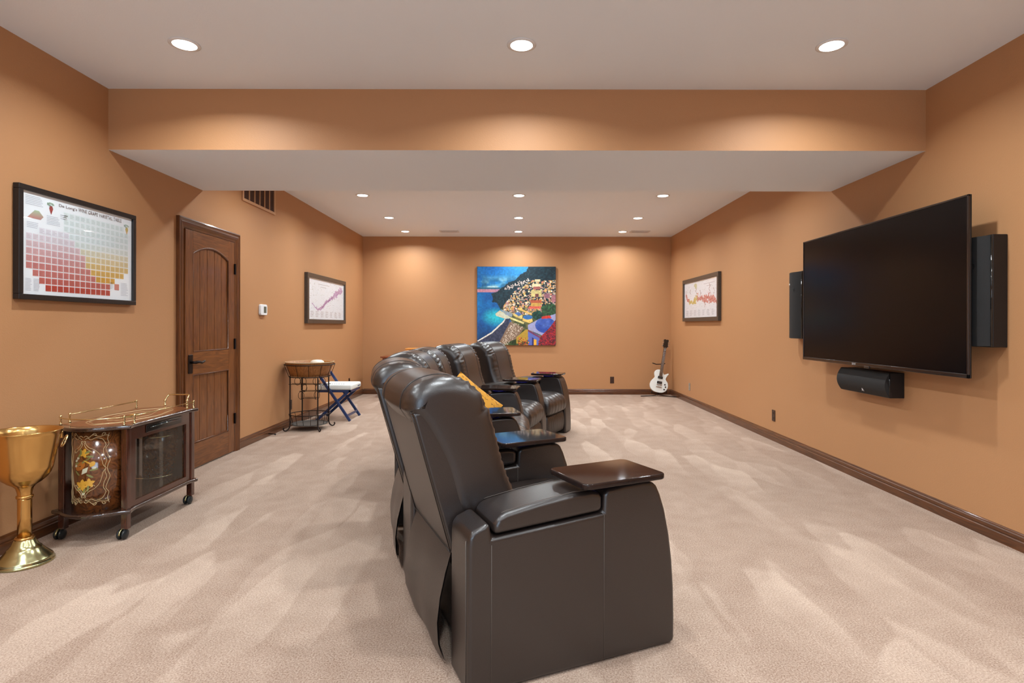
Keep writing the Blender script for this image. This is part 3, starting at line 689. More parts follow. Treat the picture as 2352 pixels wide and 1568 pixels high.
# ---------------- coastal painting
def painting(N=230):
    U, V = np.meshgrid((np.arange(N)+.5)/N, (np.arange(N)+.5)/N); r = np.random.default_rng(3)
    n1, n2, n3 = fnoise(N, N, 8, 11), fnoise(N, N, 20, 12), fnoise(N, N, 60, 13)
    def lerp(a, b, t): return np.array(a)*(1-t[..., None])+np.array(b)*t[..., None]
    st = fnoise(N, N, 5, 14); stre = np.array([np.interp(np.arange(N)*.35, np.arange(N), row) for row in fnoise(N, N, 26, 15)])
    img = lerp((.02, .36, .66), (.30, .66, .82), np.clip(U*.7+.5*st+.25*(V/.3)-.25, 0, 1))
    cl = np.clip((stre-.45)*4, 0, 1)*np.clip((V-.10)/.12, 0, 1); img = img*(1-cl[..., None]*.8)+np.array((.78, .86, .82))*cl[..., None]*.8
    dk = np.clip((fnoise(N, N, 12, 16)-.55)*4, 0, 1)*np.clip((V-.08)/.1, 0, 1)*.7; img = img*(1-dk[..., None])+np.array((.10, .34, .48))*dk[..., None]
    b = (V > .285) & (V < .325); img[b] = lerp((.78, .52, .56), (.60, .46, .58), n2)[b]
    b = (V > .265) & (V < .285); img[b] = (.16, .38, .48)
    sea = V > .325; s_ = lerp((.02, .26, .52), (.03, .44, .70), np.clip(n1*.8+n2*.3, 0, 1)); img[sea] = s_[sea]
    tq = np.clip(1-((U-.24)/.20)**2-((V-.64)/.13)**2, 0, 1); img = np.where(sea[..., None], img*(1-tq[..., None])+np.array((.16, .72, .78))*tq[..., None], img)
    dk = np.clip((V-.70)/.2, 0, 1)*np.clip((.35-U)/.2, 0, 1)*.6; img = np.where(sea[..., None], img*(1-dk[..., None])+np.array((.02, .16, .32))*dk[..., None], img)
    w = .012*(n3-.5); Uw, Vw = U+w, V+w
    mt = inpoly(Uw, Vw, [(.67, -.02), (.62, .06), (.54, .10), (.50, .16), (.40, .20), (.34, .25), (.26, .31), (.18, .345), (.20, .40), (.185, .45), (.25, .46), (.30, .55), (.42, .62), (1.1, .8), (1.1, -.02)])
    img[mt] = lerp((.03, .12, .16), (.10, .22, .26), n3)[mt]
    land = inpoly(Uw, Vw, [(.30, .54), (.36, .50), (1.1, .5), (1.1, 1.1), (.1, 1.1), (.28, .97), (.44, .70), (.36, .60)])
    img[land] = lerp((.16, .24, .14), (.50, .46, .28), n2)[land]
    pal = [(.88, .82, .66), (.84, .72, .58), (.86, .62, .40), (.90, .86, .78), (.76, .60, .60), (.90, .72, .38), (.70, .66, .62), (.80, .50, .40)]
    def rect(u, v, w_, h_, c):
        y0, y1, x0, x1 = int(v*N), max(int(v*N)+1, int((v+h_)*N)), int(u*N), max(int(u*N)+1, int((u+w_)*N)); img[max(0, y0):y1, max(0, x0):x1] = np.array(c)*r.uniform(.85, 1.05)
    for _ in range(70):
        t_ = r.random(); u = .36+.3*t_+r.normal(0, .012); v = .27-.10*t_+r.normal(0, .012); rect(u, v, .012, .012, (.78, .72, .68))
    for _ in range(760):
        u = r.uniform(.33, 1); top = np.interp(u, [.33, .42, .5, .6, .7, 1], [.50, .38, .28, .23, .17, .17]); bot = np.interp(u, [.33, .5, .7, 1], [.58, .62, .60, .52])
        v = r.uniform(top, bot); c = pal[r.integers(len(pal))]; s_ = r.uniform(.010, .026); rect(u, v, s_, s_*.9, c)
        if r.random() < .7: rect(u+s_*.3, v+s_*.35, .006, .007, (.24, .18, .16))
        if r.random() < .45: rect(u+s_, v+s_*.2, .012, .014, (.10, .18, .16))
    rect(.70, .22, .11, .05, (.86, .78, .62)); rect(.735, .165, .07, .03, (.84, .76, .6)); rect(.715, .255, .09, .035, (.60, .34, .32)); rect(.69, .30, .135, .085, (.88, .82, .54)); rect(.74, .345, .045, .045, (.48, .28, .26)); rect(.86, .34, .07, .06, (.60, .40, .46))
    rect(.68, .43, .14, .035, (.80, .40, .26)); rect(.69, .465, .12, .05, (.88, .70, .34)); rect(.66, .505, .15, .03, (.78, .34, .28)); rect(.95, .36, .05, .09, (.74, .48, .52))
    for cu, cv, ru, rv, c in ((.92, .55, .10, .08, (.14, .26, .16)), (.77, .62, .07, .06, (.08, .22, .18)), (.56, .82, .045, .05, (.26, .30, .12)), (.45, .95, .07, .06, (.16, .22, .08))):
        e = ((U-cu)/ru)**2+((V-cv)/rv)**2 < .7+.6*n3; img[e] = lerp(np.array(c)*.7, np.array(c)*1.5, n3)[e]
    P = lambda pts, c, c2=None: img.__setitem__(inpoly(U, V, pts), c) if c2 is None else img.__setitem__(inpoly(U, V, pts), lerp(c, c2, n3)[inpoly(U, V, pts)])
    P([(.23, .60), (.29, .555), (.36, .60), (.44, .655), (.36, .665), (.24, .625)], (.86, .84, .70), (.74, .76, .70))
    P([(.30, .545), (.36, .56), (.45, .60), (.44, .64), (.36, .61)], (.62, .66, .62), (.50, .56, .66))
    P([(.0, .945), (.18, .84), (.34, .70), (.355, .665), (.42, .665), (.40, .74), (.28, .99), (0, 1)], (.16, .19, .28), (.26, .27, .36))
    P([(.0, .945), (.18, .835), (.33, .695), (.35, .665), (.36, .67), (.34, .71), (.19, .85), (.01, .955)], (.86, .86, .82))
    P([(.42, .70), (.60, .78), (.50, .92), (.30, 1), (.28, .97)], (.58, .46, .36), (.46, .38, .32))
    for _ in range(200):
        a, b_ = r.random(2); u = .44-.13*a+.15*b_*(1-a*.5); v = .70+.25*a+.06*b_; rect(u, v, .008, .008, (.86, .80, .72))
    P([(.50, .90), (.62, .80), (.72, .80), (.66, .95), (.50, .98)], (.80, .66, .22), (.62, .50, .18))
    P([(.45, .60), (.53, .575), (.58, .62), (.57, .67), (.47, .63)], (.88, .78, .46)); P([(.47, .59), (.53, .575), (.57, .61), (.53, .63)], (.30, .44, .66))
    P([(.58, .65), (.70, .66), (.71, .70), (.67, .72), (.58, .69)], (.88, .74, .40)); e = ((U-.645)/.06)**2+((V-.645)/.028)**2 < 1; img[e] = (.20, .44, .70)
    P([(.42, .64), (.60, .71), (.59, .73), (.42, .665)], (.88, .84, .56))
    P([(.52, .52), (.70, .60), (.69, .615), (.52, .545)], (.86, .70, .38))
    P([(.65, .74), (.80, .66), (1, .60), (1, .70), (.84, .88), (.65, .80)], (.66, .66, .80), (.56, .58, .76))
    e = ((U-.87)/.13)**2+((V-.745)/.10)**2 < 1; img[e] = lerp((.14, .26, .60), (.30, .42, .74), n2)[e]
    P([(.65, .80), (.80, .88), (.80, 1), (.65, 1)], (.40, .46, .76), (.32, .38, .68)); P([(.65, .80), (.82, .90), (.82, .925), (.65, .825)], (.46, .22, .34)); P([(.72, .92), (.755, .93), (.755, 1), (.72, 1)], (.90, .66, .20)); P([(.70, .90), (.722, .91), (.722, 1), (.70, 1)], (.16, .16, .40))
    P([(.78, 1.01), (.80, .90), (.92, .78), (1.01, .66), (1.01, 1.01)], (.30, .06, .10), (.66, .14, .16))
    P([(.82, .635), (.93, .62), (.95, .655), (.82, .665)], (.80, .22, .18))
    for _ in range(260):
        u = r.uniform(.78, 1); v = r.uniform(np.interp(u, [.78, .92, 1], [.95, .78, .68]), 1); rect(u, v, .010, .010, [(.72, .16, .14), (.36, .08, .20), (.14, .16, .16), (.56, .12, .24)][r.integers(4)])
    for _ in range(80):
        u = r.uniform(.52, .66); v = r.uniform(.90, 1); rect(u, v, .012, .012, [(.80, .30, .14), (.20, .22, .10), (.84, .56, .2)][r.integers(3)])
    return np.clip(img*(.90+.2*n3[..., None]), 0, 1)
pt = thing('coastal_painting', 'square unframed canvas painting of hillside coastal town and blue bay', 'painting'); PW = 1.42
pt.matrix_world = wall_matrix('B', -.717, .888, .001)
MB().box(0, PW, 0, PW, 0, .038).build('canvas_block', 'canvas_edge', pt, bevel=.003)
p = link('painted_face', raster_mesh(painting(), PW-.006, PW-.006, 'painted_face', 'canvas'), pt); p.location = (.003, .003, .0385)

# ================================================================== wall fittings
def outlet(side, u, z, label, plate, slots='dark_hole'):
    t = thing('wall_outlet', label, 'outlet', group='wall outlets'); t.matrix_world = wall_matrix(side, u, z, .0005)
    MB().box(-.036, .036, -.06, .06, 0, .006).build('cover_plate', plate, t, bevel=.002)
    for dz in (-.026, .026): MB().prism(round_rect(.034, .030, .010), .005, .008, 'z').build('socket', 'brown_pl' if plate != 'cream_pl' else 'cream_pl', t).location = (0, dz, 0)
    for dz in (-.026, .026):
        for dx in (-.007, .007): MB().box(dx-.0015, dx+.0015, dz-.005, dz+.006, .008, .0084).build('slot', slots, t)
outlet('R', 6.14, .272, 'brown wall outlet on the right wall below the map and television', 'brown_pl')
outlet('R', 9.13, .262, 'steel wall outlet on the right wall beside the guitar', 'cream_pl')
outlet('B', 1.727, .262, 'brown wall outlet on the back wall left of the guitar', 'brown_pl')
outlet('L', 6.98, .262, 'brown wall outlet behind the iron plant stand', 'brown_pl')
outlet('L', 9.42, .305, 'brown wall outlet just above the white folding chair seat', 'brown_pl')
th = thing('thermostat', 'white wall thermostat with small grey display beside the door', 'thermostat'); th.matrix_world = wall_matrix('L', 6.19, 1.41, .0005)
MB().prism(round_rect(.155, .118, .022), 0, .028, 'z').build('thermostat_case', 'white_pl', th, bevel=.006, segs=3)
MB().box(-.012, .052, -.034, .036, .028, .0288).build('display', 'lcd', th)
# return air grille high on the left wall
vg = thing('return_air_grille', 'tan painted return air grille high on the left wall', 'vent'); vg.matrix_world = wall_matrix('L', 5.735, 2.508, .0005)
VW, VH = .775, .31
MB().box(.02, VW-.02, .02, VH-.02, 0, .003).build('dark_backing', 'vent_dark', vg)
for a in ((0, VW, 0, .028), (0, VW, VH-.028, VH), (0, .028, .028, VH-.028), (VW-.028, VW, .028, VH-.028)): MB().box(*a, 0, .014).build('frame_bar', 'vent_paint', vg, bevel=.002)
for k in range(1, 6): q = .028+(VW-.056)*k/6; MB().box(q-.006, q+.006, .028, VH-.028, .002, .012).build('slat', 'vent_paint', vg)
for x_, lab in ((-1.155, 'white ceiling register left of the last middle light'), (2.10, 'white ceiling register by the right wall near the back')):
    t = thing('ceiling_register', lab, 'vent', (x_, 9.66, ZC), group='ceiling registers')
    for a in ((-.16, .16, -.085, -.06), (-.16, .16, .06, .085), (-.16, -.135, -.06, .06), (.135, .16, -.06, .06)): MB().box(*a, -.010, -.0005).build('frame_bar', 'vent_white', t)
    MB().box(-.135, .135, -.06, .06, -.002, -.0005).build('dark_backing', 'tray_zinc', t)
    for k in range(5): MB().box(-.135, .135, -.05+.022*k, -.042+.022*k, -.008, -.002).build('slat', 'vent_white', t)

# ================================================================== inlaid bar cart
ct = thing('bar_cart', 'inlaid walnut bar cart with glass doors, brass gallery rails and casters', 'bar cart', (-2.452, 3.615, 0))
HX, HY = .182, .325
def cart_outline(g, bul):
    P = []
    for k in range(17): a = -1+k/8; P.append((a*(HX-.01+g), -HY-g-bul*(1-a*a)-.0))
    P[0] = (-HX-g-.035, -HY-g); P[-1] = (HX+g+.02, -HY-g)
    P = P+[(HX+g, -HY+.05), (HX+g+.004, 0), (HX+g, HY-.05)]
    Q = []
    for k in range(17): a = 1-k/8; Q.append((a*(HX-.01+g), HY+g+bul*(1-a*a)))
    Q[0] = (HX+g+.02, HY+g); Q[-1] = (-HX-g-.02, HY+g)
    return P+Q+[(-HX-g, HY-.05), (-HX-g, -HY+.05)]
BUL = .098
top = MB().prism(cart_outline(.024, BUL), .640, .662, 'z').build('table_top', 'cart_edge', ct, bevel=.007, segs=3)
MB().prism(cart_outline(-.004, BUL-.01), .661, .6632, 'z').build('top_veneer', 'burl_top', top)
def top_curve(pts, closed=True, r=.0011): MB().tube([(p[0], p[1], .6634) for p in catmull(pts, 6, closed)], r, 5, closed).build('inlay_scroll', 'inlay', top, smooth=True)
for sc_ in (1.0, .93): top_curve([(.155*sc_*math.cos(t_)*(1+.05*math.cos(6*t_)), .33*sc_*math.sin(t_)*(1+.03*math.cos(8*t_))) for t_ in [2*math.pi*k/32 for k in range(32)]])
top_curve([(.085*math.cos(t_)*(1+.10*math.cos(4*t_)), .19*math.sin(t_)*(1+.06*math.cos(6*t_))) for t_ in [2*math.pi*k/24 for k in range(24)]])
for k_ in range(11):
    a_ = k_*2.4; rr0 = .012+.012*(k_ % 3); cxk, cyk = .028*math.cos(a_)*(k_ % 4)/1.6, -.10+.02*k_
    MB().add([(cxk+rr0*.6*math.cos(t_)*(1+.25*math.cos(5*t_)), cyk+rr0*math.sin(t_)*(1+.25*math.cos(5*t_)), .6636) for t_ in [2*math.pi*q/20 for q in range(20)]], [tuple(range(20))]).build('inlay_flower', ['inlay_w', 'inlay_y', 'inlay_g'][k_ % 3], top)
MB().prism(cart_outline(.022, BUL), .150, .172, 'z').build('lower_shelf', 'cart_edge', ct, bevel=.007, segs=3)
for sx in (-1, 1):
    for sy_ in (-1, 1):
        lg = MB().box(sx*HX-.018, sx*HX+.018, sy_*HY-.018, sy_*HY+.018, .058, .642).build('leg', 'cart', ct, bevel=.003)
        wh = MB(); cx, cy = sx*HX-.012, sy_*HY-.01
        for d in (-.014, .014): wh.add(*(lambda m: (m.v, m.f))(MB().sphere((cx+d, cy, .030), .030, 10, (.45, 1, 1))))
        wh.build('caster_wheel', 'wheel', lg, smooth=True)
        MB().tube([(cx, cy+.031*math.cos(a), .031+.031*math.sin(a)) for a in [math.pi*k/10 for k in range(11)]], .006, 6).build('caster_hood', 'brass_green', lg, smooth=True)
        MB().lathe([(.008, .045), (.008, .062)], 10, (sx*HX-.004, sy_*HY, 0)).build('caster_stem', 'brass_green', lg)
def end_pt(a, z, s, d=0):
    x_ = .146*a; y_ = s*(HY-.012+BUL*(1-a*a)); nx, ny = 2*BUL*a/.146, 1; L = math.hypot(nx, ny)
    return (x_+d*nx/L, y_+s*d*ny/L, z)
for s in (-1, 1):
    mb = MB(); N = 24
    vs = [end_pt(-1+2*k/N, z, s, d) for d in (0, -.012) for z in (.172, .640) for k in range(N+1)]; n_ = N+1
    mb.add(vs, [(k, k+1, n_+k+1, n_+k) for k in range(N)]+[(2*n_+k, 3*n_+k, 3*n_+k+1, 2*n_+k+1) for k in range(N)]+[(k, 2*n_+k, 2*n_+k+1, k+1) for k in range(N)]+[(n_+k, n_+k+1, 3*n_+k+1, 3*n_+k) for k in range(N)]+[(0, n_, 3*n_, 2*n_), (N, 2*n_+N, 3*n_+N, n_+N)])
    ep = mb.build('curved_panel', 'burl', ct, smooth=False)
    for f in ep.data.polygons: f.use_smooth = True
    if s < 0:
        def curve(pts, r=.0012, m_='inlay', nm='inlay_scroll'):
            P = catmull(pts, 6, False); return MB().tube([end_pt(p[0], p[1], -1, .0006) for p in P], r, 5).build(nm, m_, ep, smooth=True)
        for q in (1, -1):
            f = lambda L: [(q*a, z) for a, z in L]
            for up in (1, -1):
                g = lambda L: f([(a, .422+up*(z-.422)) for a, z in L])
                curve(g([(.02, .604), (.10, .612), (.20, .604), (.32, .618), (.5, .606), (.66, .612), (.74, .606)]))
                curve(g([(.06, .592), (.16, .600), (.26, .590), (.40, .600), (.56, .592), (.62, .578)]))
                curve(g([(.74, .622), (.70, .59), (.73, .56), (.66, .535), (.70, .505), (.755, .47), (.72, .445), (.69, .422)]))
                curve(g([(.62, .578), (.66, .555), (.60, .53), (.62, .50), (.68, .47), (.64, .44), (.66, .422)]))
                curve(g([(.0, .578), (.07, .582), (.09, .566), (.20, .546), (.36, .532), (.50, .505), (.56, .47), (.60, .44), (.66, .424)]))
                curve(g([(.05, .575), (.04, .56), (.12, .540), (.25, .525), (.34, .512), (.38, .52)]))
                curve(g([(.30, .618), (.36, .626), (.42, .618), (.38, .612)])); curve(g([(.56, .612), (.60, .626), (.66, .622), (.62, .616)]))
        def blob(a, z, r1, r2, rot, m_, n_=10, nm='inlay_petal', wob=0):
            P = []
            for k in range(n_):
                t_ = 2*math.pi*k/n_; rr_ = 1+wob*math.cos(5*t_); u, v = r1*rr_*math.cos(t_), r2*rr_*math.sin(t_); c_, s_ = math.cos(R(rot)), math.sin(R(rot))
                P.append((a+(u*c_-v*s_)/.146, z+u*s_+v*c_))
            m2 = MB(); m2.add([end_pt(p[0], p[1], -1, .0012) for p in P]+[end_pt(a, z, -1, .0016)], [(k, (k+1) % n_, n_) for k in range(n_)]); return m2.build(nm, m_, ep)
        blob(.02, .515, .022, .022, 0, 'inlay_y', 20, 'inlay_flower', .28); blob(-.06, .33, .030, .030, 10, 'inlay_y', 20, 'inlay_flower', .3); blob(.20, .345, .022, .022, 20, 'inlay_y', 20, 'inlay_flower', .3)
        blob(-.14, .44, .035, .021, 35, 'inlay_o', 14, 'inlay_lute'); blob(-.02, .462, .05, .005, 35, 'inlay_g', 8, 'inlay_lute_neck'); blob(-.14, .44, .006, .006, 0, 'dark_hole', 10, 'lute_hole')
        blob(.05, .415, .028, .014, 50, 'inlay_w', 4, 'inlay_scroll_sheet'); blob(.30, .452, .017, .012, 60, 'inlay_y', 12, 'inlay_horn'); blob(.18, .46, .03, .004, -30, 'inlay_y', 8, 'inlay_horn_tube')
        for a, z, rt in ((-.16, .50, 60), (-.10, .525, 100), (.14, .52, 20), (.22, .495, 0), (-.28, .455, 20), (-.26, .40, -40), (.16, .315, 80), (.22, .385, -30), (-.20, .31, 30), (.02, .298, 70), (.34, .42, 10)):
            blob(a, z, .020, .006, rt, 'inlay_g', 8, 'inlay_leaf')
        for a, z in ((-.30, .47), (-.22, .485), (.0, .285), (.36, .43), (-.33, .44)): blob(a, z, .010, .007, 30, 'inlay_w', 10)
# long sides: apron, drawer, glass doors
for sx in (-1, 1):
    X1 = sx*HX
    MB().box(X1-.009, X1+.009, -HY+.018, HY-.018, .565, .640).build('apron', 'cart', ct)
    MB().box(X1-.009, X1+.009, -HY+.018, HY-.018, .172, .205).build('door_track', 'cart', ct)
    for sy_ in (-1, 1): MB().box(X1-.009, X1+.009, sy_*(HY-.043)-.025, sy_*(HY-.043)+.025, .205, .565).build('door_stile', 'cart', ct)
    for j, (a, b) in enumerate(((-HY+.06, .012), (-.012, HY-.06))):
        d = (.004 if j == 0 else -.004); MB().box(X1+d-.0015, X1+d+.0015, a, b, .200, .568).build('glass_door', 'cart_glass', ct)
dr = MB().box(HX+.008, HX+.016, -.165, .195, .585, .632).build('drawer_front', 'gloss_black', ct, bevel=.003)
MB().tube([(HX+.020, -.14, .612), (HX+.028, -.02, .617), (HX+.028, .06, .617), (HX+.020, .17, .612)], .004, 6).build('drawer_pull', 'gloss_black', dr, smooth=True)
for zz in (.235, .50): MB().tube([(.125*math.cos(a), .215+.125*math.sin(a), zz) for a in [math.pi+math.pi*k/24 for k in range(25)]], .003, 6).build('bottle_rail', 'brass_bright', ct, smooth=True)
# brass gallery
def post(x_, y_, h=.052):
    MB().lathe([(.008, 0), (.008, .006), (.004, .010), (.007, .018), (.003, .026), (.007, .034), (.0035, .040), (.008, h-.004), (.004, h+.004), (.001, h+.006)], 12, (x_, y_, .662)).build('gallery_post', 'brass_bright', ct, smooth=True)
def rail(pts, z=.708): MB().tube([(p[0], p[1], z) for p in pts], .0038, 8).build('gallery_rail', 'brass_bright', ct, smooth=True)
for x_, y_ in ((-.205, -.25), (-.205, .34), (.203, -.285), (.203, .325), (-.19, -.335), (.185, -.345)): post(x_, y_)
rail([(-.205, -.25), (-.205, .34)]); rail([(.203, -.285), (.206, 0), (.203, .325)])
rail([(a*.19, -.345-.085*(1-a*a)) for a in [-1+k/8 for k in range(17)]])
hn = MB()
hn.tube(catmull([(.02, .30, .663), (.02, .30, .70), (.022, .305, .73), (.028, .325, .752), (.035, .335, .757), (.12, .335, .757), (.165, .33, .757), (.172, .315, .745), (.172, .300, .72), (.172, .30, .663)], 5, False), .0052, 8)
for x_ in (.02, .172):
    for z_ in (.668, .69, .72): hn.sphere((x_, .30, z_), .009, 6)
hn.build('brass_handle', 'brass_bright', ct, smooth=True)

# ================================================================== brass goblet stand
gb = thing('goblet_ice_bucket', 'tall brass goblet shaped ice bucket on a flared foot', 'ice bucket', (-2.568, 2.955, 0))
MB().lathe([(.001, 0), (.124, 0), (.127, .005), (.126, .012), (.119, .018), (.121, .023), (.116, .030), (.100, .045), (.084, .062), (.074, .076), (.071, .081), (.064, .084), (.055, .100), (.046, .118), (.040, .128)], 56).build('foot', 'brass_green', gb, smooth=True)
MB().lathe([(.037, .120), (.042, .126), (.043, .133), (.039, .138), (.031, .140)], 40, cap=False).build('collar', 'brass', gb, smooth=True)
MB().lathe([(.031, .130), (.0305, .240), (.0305, .330), (.031, .345)], 40).build('stem', 'brass', gb, smooth=True)
MB().lathe([(.030, .336), (.036, .340), (.037, .346), (.036, .352), (.030, .355)], 40, cap=False).build('collar', 'brass', gb, smooth=True)
bw = [(.030, .348), (.032, .370), (.038, .392), (.052, .408), (.074, .422), (.076, .425), (.094, .441), (.097, .445), (.106, .460), (.109, .464), (.114, .480), (.116, .484), (.120, .500), (.131, .560), (.143, .622), (.151, .664), (.157, .684), (.161, .688), (.159, .691),
      (.154, .688), (.147, .664), (.139, .622), (.127, .560), (.114, .500), (.085, .450), (.04, .430), (.001, .428)]
MB().lathe(bw, 64, cap=False).build('bowl', 'brass', gb, smooth=True)
for an in (48, 228):
    ca, sa = math.cos(R(an)), math.sin(R(an))
    hm = MB().box(.143, .158, -.015, .015, .630, .668).build('handle_mount', 'brass', gb, bevel=.004); hm.rotation_euler = (0, 0, R(an))
    MB().tube([(.164+.012*math.sin(t_), .025*math.cos(t_), .612+.028*math.sin(t_)) for t_ in [2*math.pi*k/24 for k in range(24)]], .0045, 8, True).build('ring_handle', 'brass_bright', hm, smooth=True)

# ================================================================== iron plant stand with wooden tub
PS = (-2.485, 6.80, 0)
ps = thing('plant_stand', 'dark wrought iron stand with scrolled feet and wire bottle rings', 'stand', PS)
def ring(r, z, t_=.005, n_=40): return [(r*math.cos(2*math.pi*k/n_), r*math.sin(2*math.pi*k/n_), z) for k in range(n_)]
MB().tube(ring(.287, .775), .006, 6, True).build('upper_ring', 'iron', ps, smooth=True)
MB().tube(ring(.232, .632), .006, 6, True).build('tub_ring', 'iron', ps, smooth=True)
for k in range(12):
    a = 2*math.pi*k/12+.3; MB().tube([(.287*math.cos(a), .287*math.sin(a), .775), (.236*math.cos(a), .236*math.sin(a), .632)], .003, 5).build('cage_wire', 'iron', ps)
for a in (42, 132, 222, 312):
    ca, sa = math.cos(R(a)), math.sin(R(a)); P = [(.235, .632), (.235, .40), (.235, .10), (.238, .06), (.25, .03), (.275, .010), (.30, .012), (.312, .030), (.305, .045)]
    MB().tube([(r*ca, r*sa, z) for r, z in catmull(P, 4, False)], .0075, 6).build('leg', 'iron', ps, smooth=True)
MB().tube(ring(.232, .185), .005, 6, True).build('basket_ring', 'iron', ps, smooth=True)
for k in range(16):
    a = 2*math.pi*k/16; MB().tube([(.232*math.cos(a), .232*math.sin(a), .185), (.205*math.cos(a), .205*math.sin(a), .07)], .0028, 5).build('basket_wire', 'iron', ps)
MB().lathe([(.205, .062), (.207, .072), (.200, .072), (.198, .066)], 40).build('basket_tray', 'tray_zinc', ps)
for (y_, x_, z_) in ((-.05, -.13, .575), (-.05, -.06, .575), (-.05, .09, .575), (-.05, .17, .575), (.05, -.09, .495), (-.05, -.05, .495), (-.02, .11, .495), (-.05, -.085, .405), (.0, .085, .405)):
    MB().tube([(x_+.034*math.cos(2*math.pi*k/20), y_, z_+.046*math.sin(2*math.pi*k/20)) for k in range(20)], .003, 5, True).build('bottle_ring', 'iron', ps, smooth=True)
for z_, w_ in ((.537, .235), (.455, .11), (.370, .085)):
    for y_ in (-.05, .05): MB().tube([(-w_, y_, z_), (w_, y_, z_)], .0032, 5).build('rack_rod', 'iron', ps)
for x_ in (-.085, .085): MB().tube([(x_, -.05, .632), (x_, -.05, .355)], .003, 5).build('rack_rod', 'iron', ps)
tb = thing('wooden_tub', 'round wooden tub held in the top of the iron stand', 'tub', (PS[0], PS[1], .634))
MB().lathe([(.20, .003), (.222, .006), (.262, .125), (.279, .165), (.281, .172), (.272, .172), (.252, .125), (.250, .122), (.001, .12)], 48).build('tub_shell', 'tub', tb, smooth=True)
MB().tube(ring(.277, .169), .0055, 6, True).build('tub_rim', 'tub_in', tb, smooth=True)
tag(MB().lathe([(.001, 0), (.075, 0), (.080, .01), (.066, .03), (.064, .050), (.060, .066), (.040, .084), (.001, .090)], 32, (0, 0, 0)).build('ceramic_lid', 'ceramic', smooth=True), 'white domed ceramic piece resting inside the wooden tub', 'ceramic').location = (PS[0]+.07, PS[1]+.05, .7562)
bpy.data.objects['ceramic_lid'].scale = (1.25, 1.25, .8)

# ================================================================== folding chair
fc = thing('folding_chair', 'navy blue folding chair with white padded seat behind the stand', 'chair', (-2.39, 7.56, 0))
def bar(p, q, w_, h_): # flat rectangular bar
    P, Q = Vector(p), Vector(q); d = (Q-P).normalized(); sd = Vector((0, 1, 0)); up = d.cross(sd).normalized(); sd = sd*w_/2; up = up*h_/2; m = MB()
    m.add([P-sd-up, P+sd-up, P+sd+up, P-sd+up, Q-sd-up, Q+sd-up, Q+sd+up, Q-sd+up], [(0, 1, 2, 3), (7, 6, 5, 4), (0, 4, 5, 1), (1, 5, 6, 2), (2, 6, 7, 3), (3, 7, 4, 0)]); return m
for s in (-1, 1):
    bar((.232, s*.228, .004), (-.262, s*.228, .735), .022, .034).build('front_leg', 'blue', fc, bevel=.003)
    bar((-.215, s*.198, .004), (.205, s*.198, .385), .022, .034).build('rear_leg', 'blue', fc, bevel=.003)
    MB().box(-.195, .235, s*.198-.012, s*.198+.012, .372, .402).build('seat_rail', 'blue', fc, bevel=.003)
MB().box(.185, .20, -.22, .22, .055, .085).build('front_stretcher', 'blue', fc, bevel=.003)
MB().box(-.165, -.15, -.19, .19, .05, .08).build('rear_stretcher', 'blue', fc, bevel=.003)
MB().box(.205, .235, -.21, .21, .372, .402).build('seat_rail', 'blue', fc, bevel=.003)
bk = MB().box(-.012, .012, -.215, .215, -.06, .06).build('backrest', 'blue', fc, bevel=.008); bk.location = (-.225, 0, .675); bk.rotation_euler = (0, R(-34), 0)
cu = MB().box(-.195, .252, -.222, .222, .4025, .4755).build('seat_pad', 'vinyl', fc, bevel=.022, segs=4)
for k in range(6): MB().box(.2525, .2532, .05+.022*k, .064+.022*k, .424, .442).build('printed_mark', 'blue_ink', cu)
for k in range(9): MB().tube([(-.12+.03*k, -.16+.012*math.sin(k*2), .4765), (-.105+.03*k, -.15, .4765)], .0022, 5).build('printed_mark', 'blue_ink', cu)

# ================================================================== guitar on its stand
gs = thing('guitar_stand', 'low black tubular guitar stand under the white guitar', 'guitar stand', (2.50, 9.98, 0))
MB().tube([(-.32, -.03, .008), (-.10, .0, .014), (.0, .02, .03)], .008, 6).build('stand_leg', 'iron', gs, smooth=True)
MB().tube([(.30, -.16, .008), (.12, -.05, .014), (.0, .02, .03)], .008, 6).build('stand_leg', 'iron', gs, smooth=True)
MB().tube([(.0, .02, .03), (.02, .20, .008)], .008, 6).build('stand_leg', 'iron', gs, smooth=True)
MB().tube([(.0, .02, .03), (.03, .07, .25), (.10, .13, .45), (.09, .13, .56)], .009, 6).build('stand_post', 'iron', gs, smooth=True)
MB().tube([(-.09, .06, .585), (-.02, .09, .560), (.09, .13, .56), (.13, .06, .575)], .009, 6).build('neck_yoke', 'iron', gs, smooth=True)
for s in (-1, 1): MB().tube([(0, .02, .05), (s*.12, .02, .06), (s*.135, -.035, .065), (s*.125, -.05, .10)], .008, 6).build('cradle_arm', 'iron', gs, smooth=True)
gt = thing('electric_guitar', 'white single cutaway electric guitar leaning in the back corner', 'guitar')
gt.matrix_world = Matrix.Translation((2.475, 9.945, .075)) @ Matrix.Rotation(R(-9.5), 4, 'X') @ Matrix.Rotation(R(11.5), 4, 'Y')
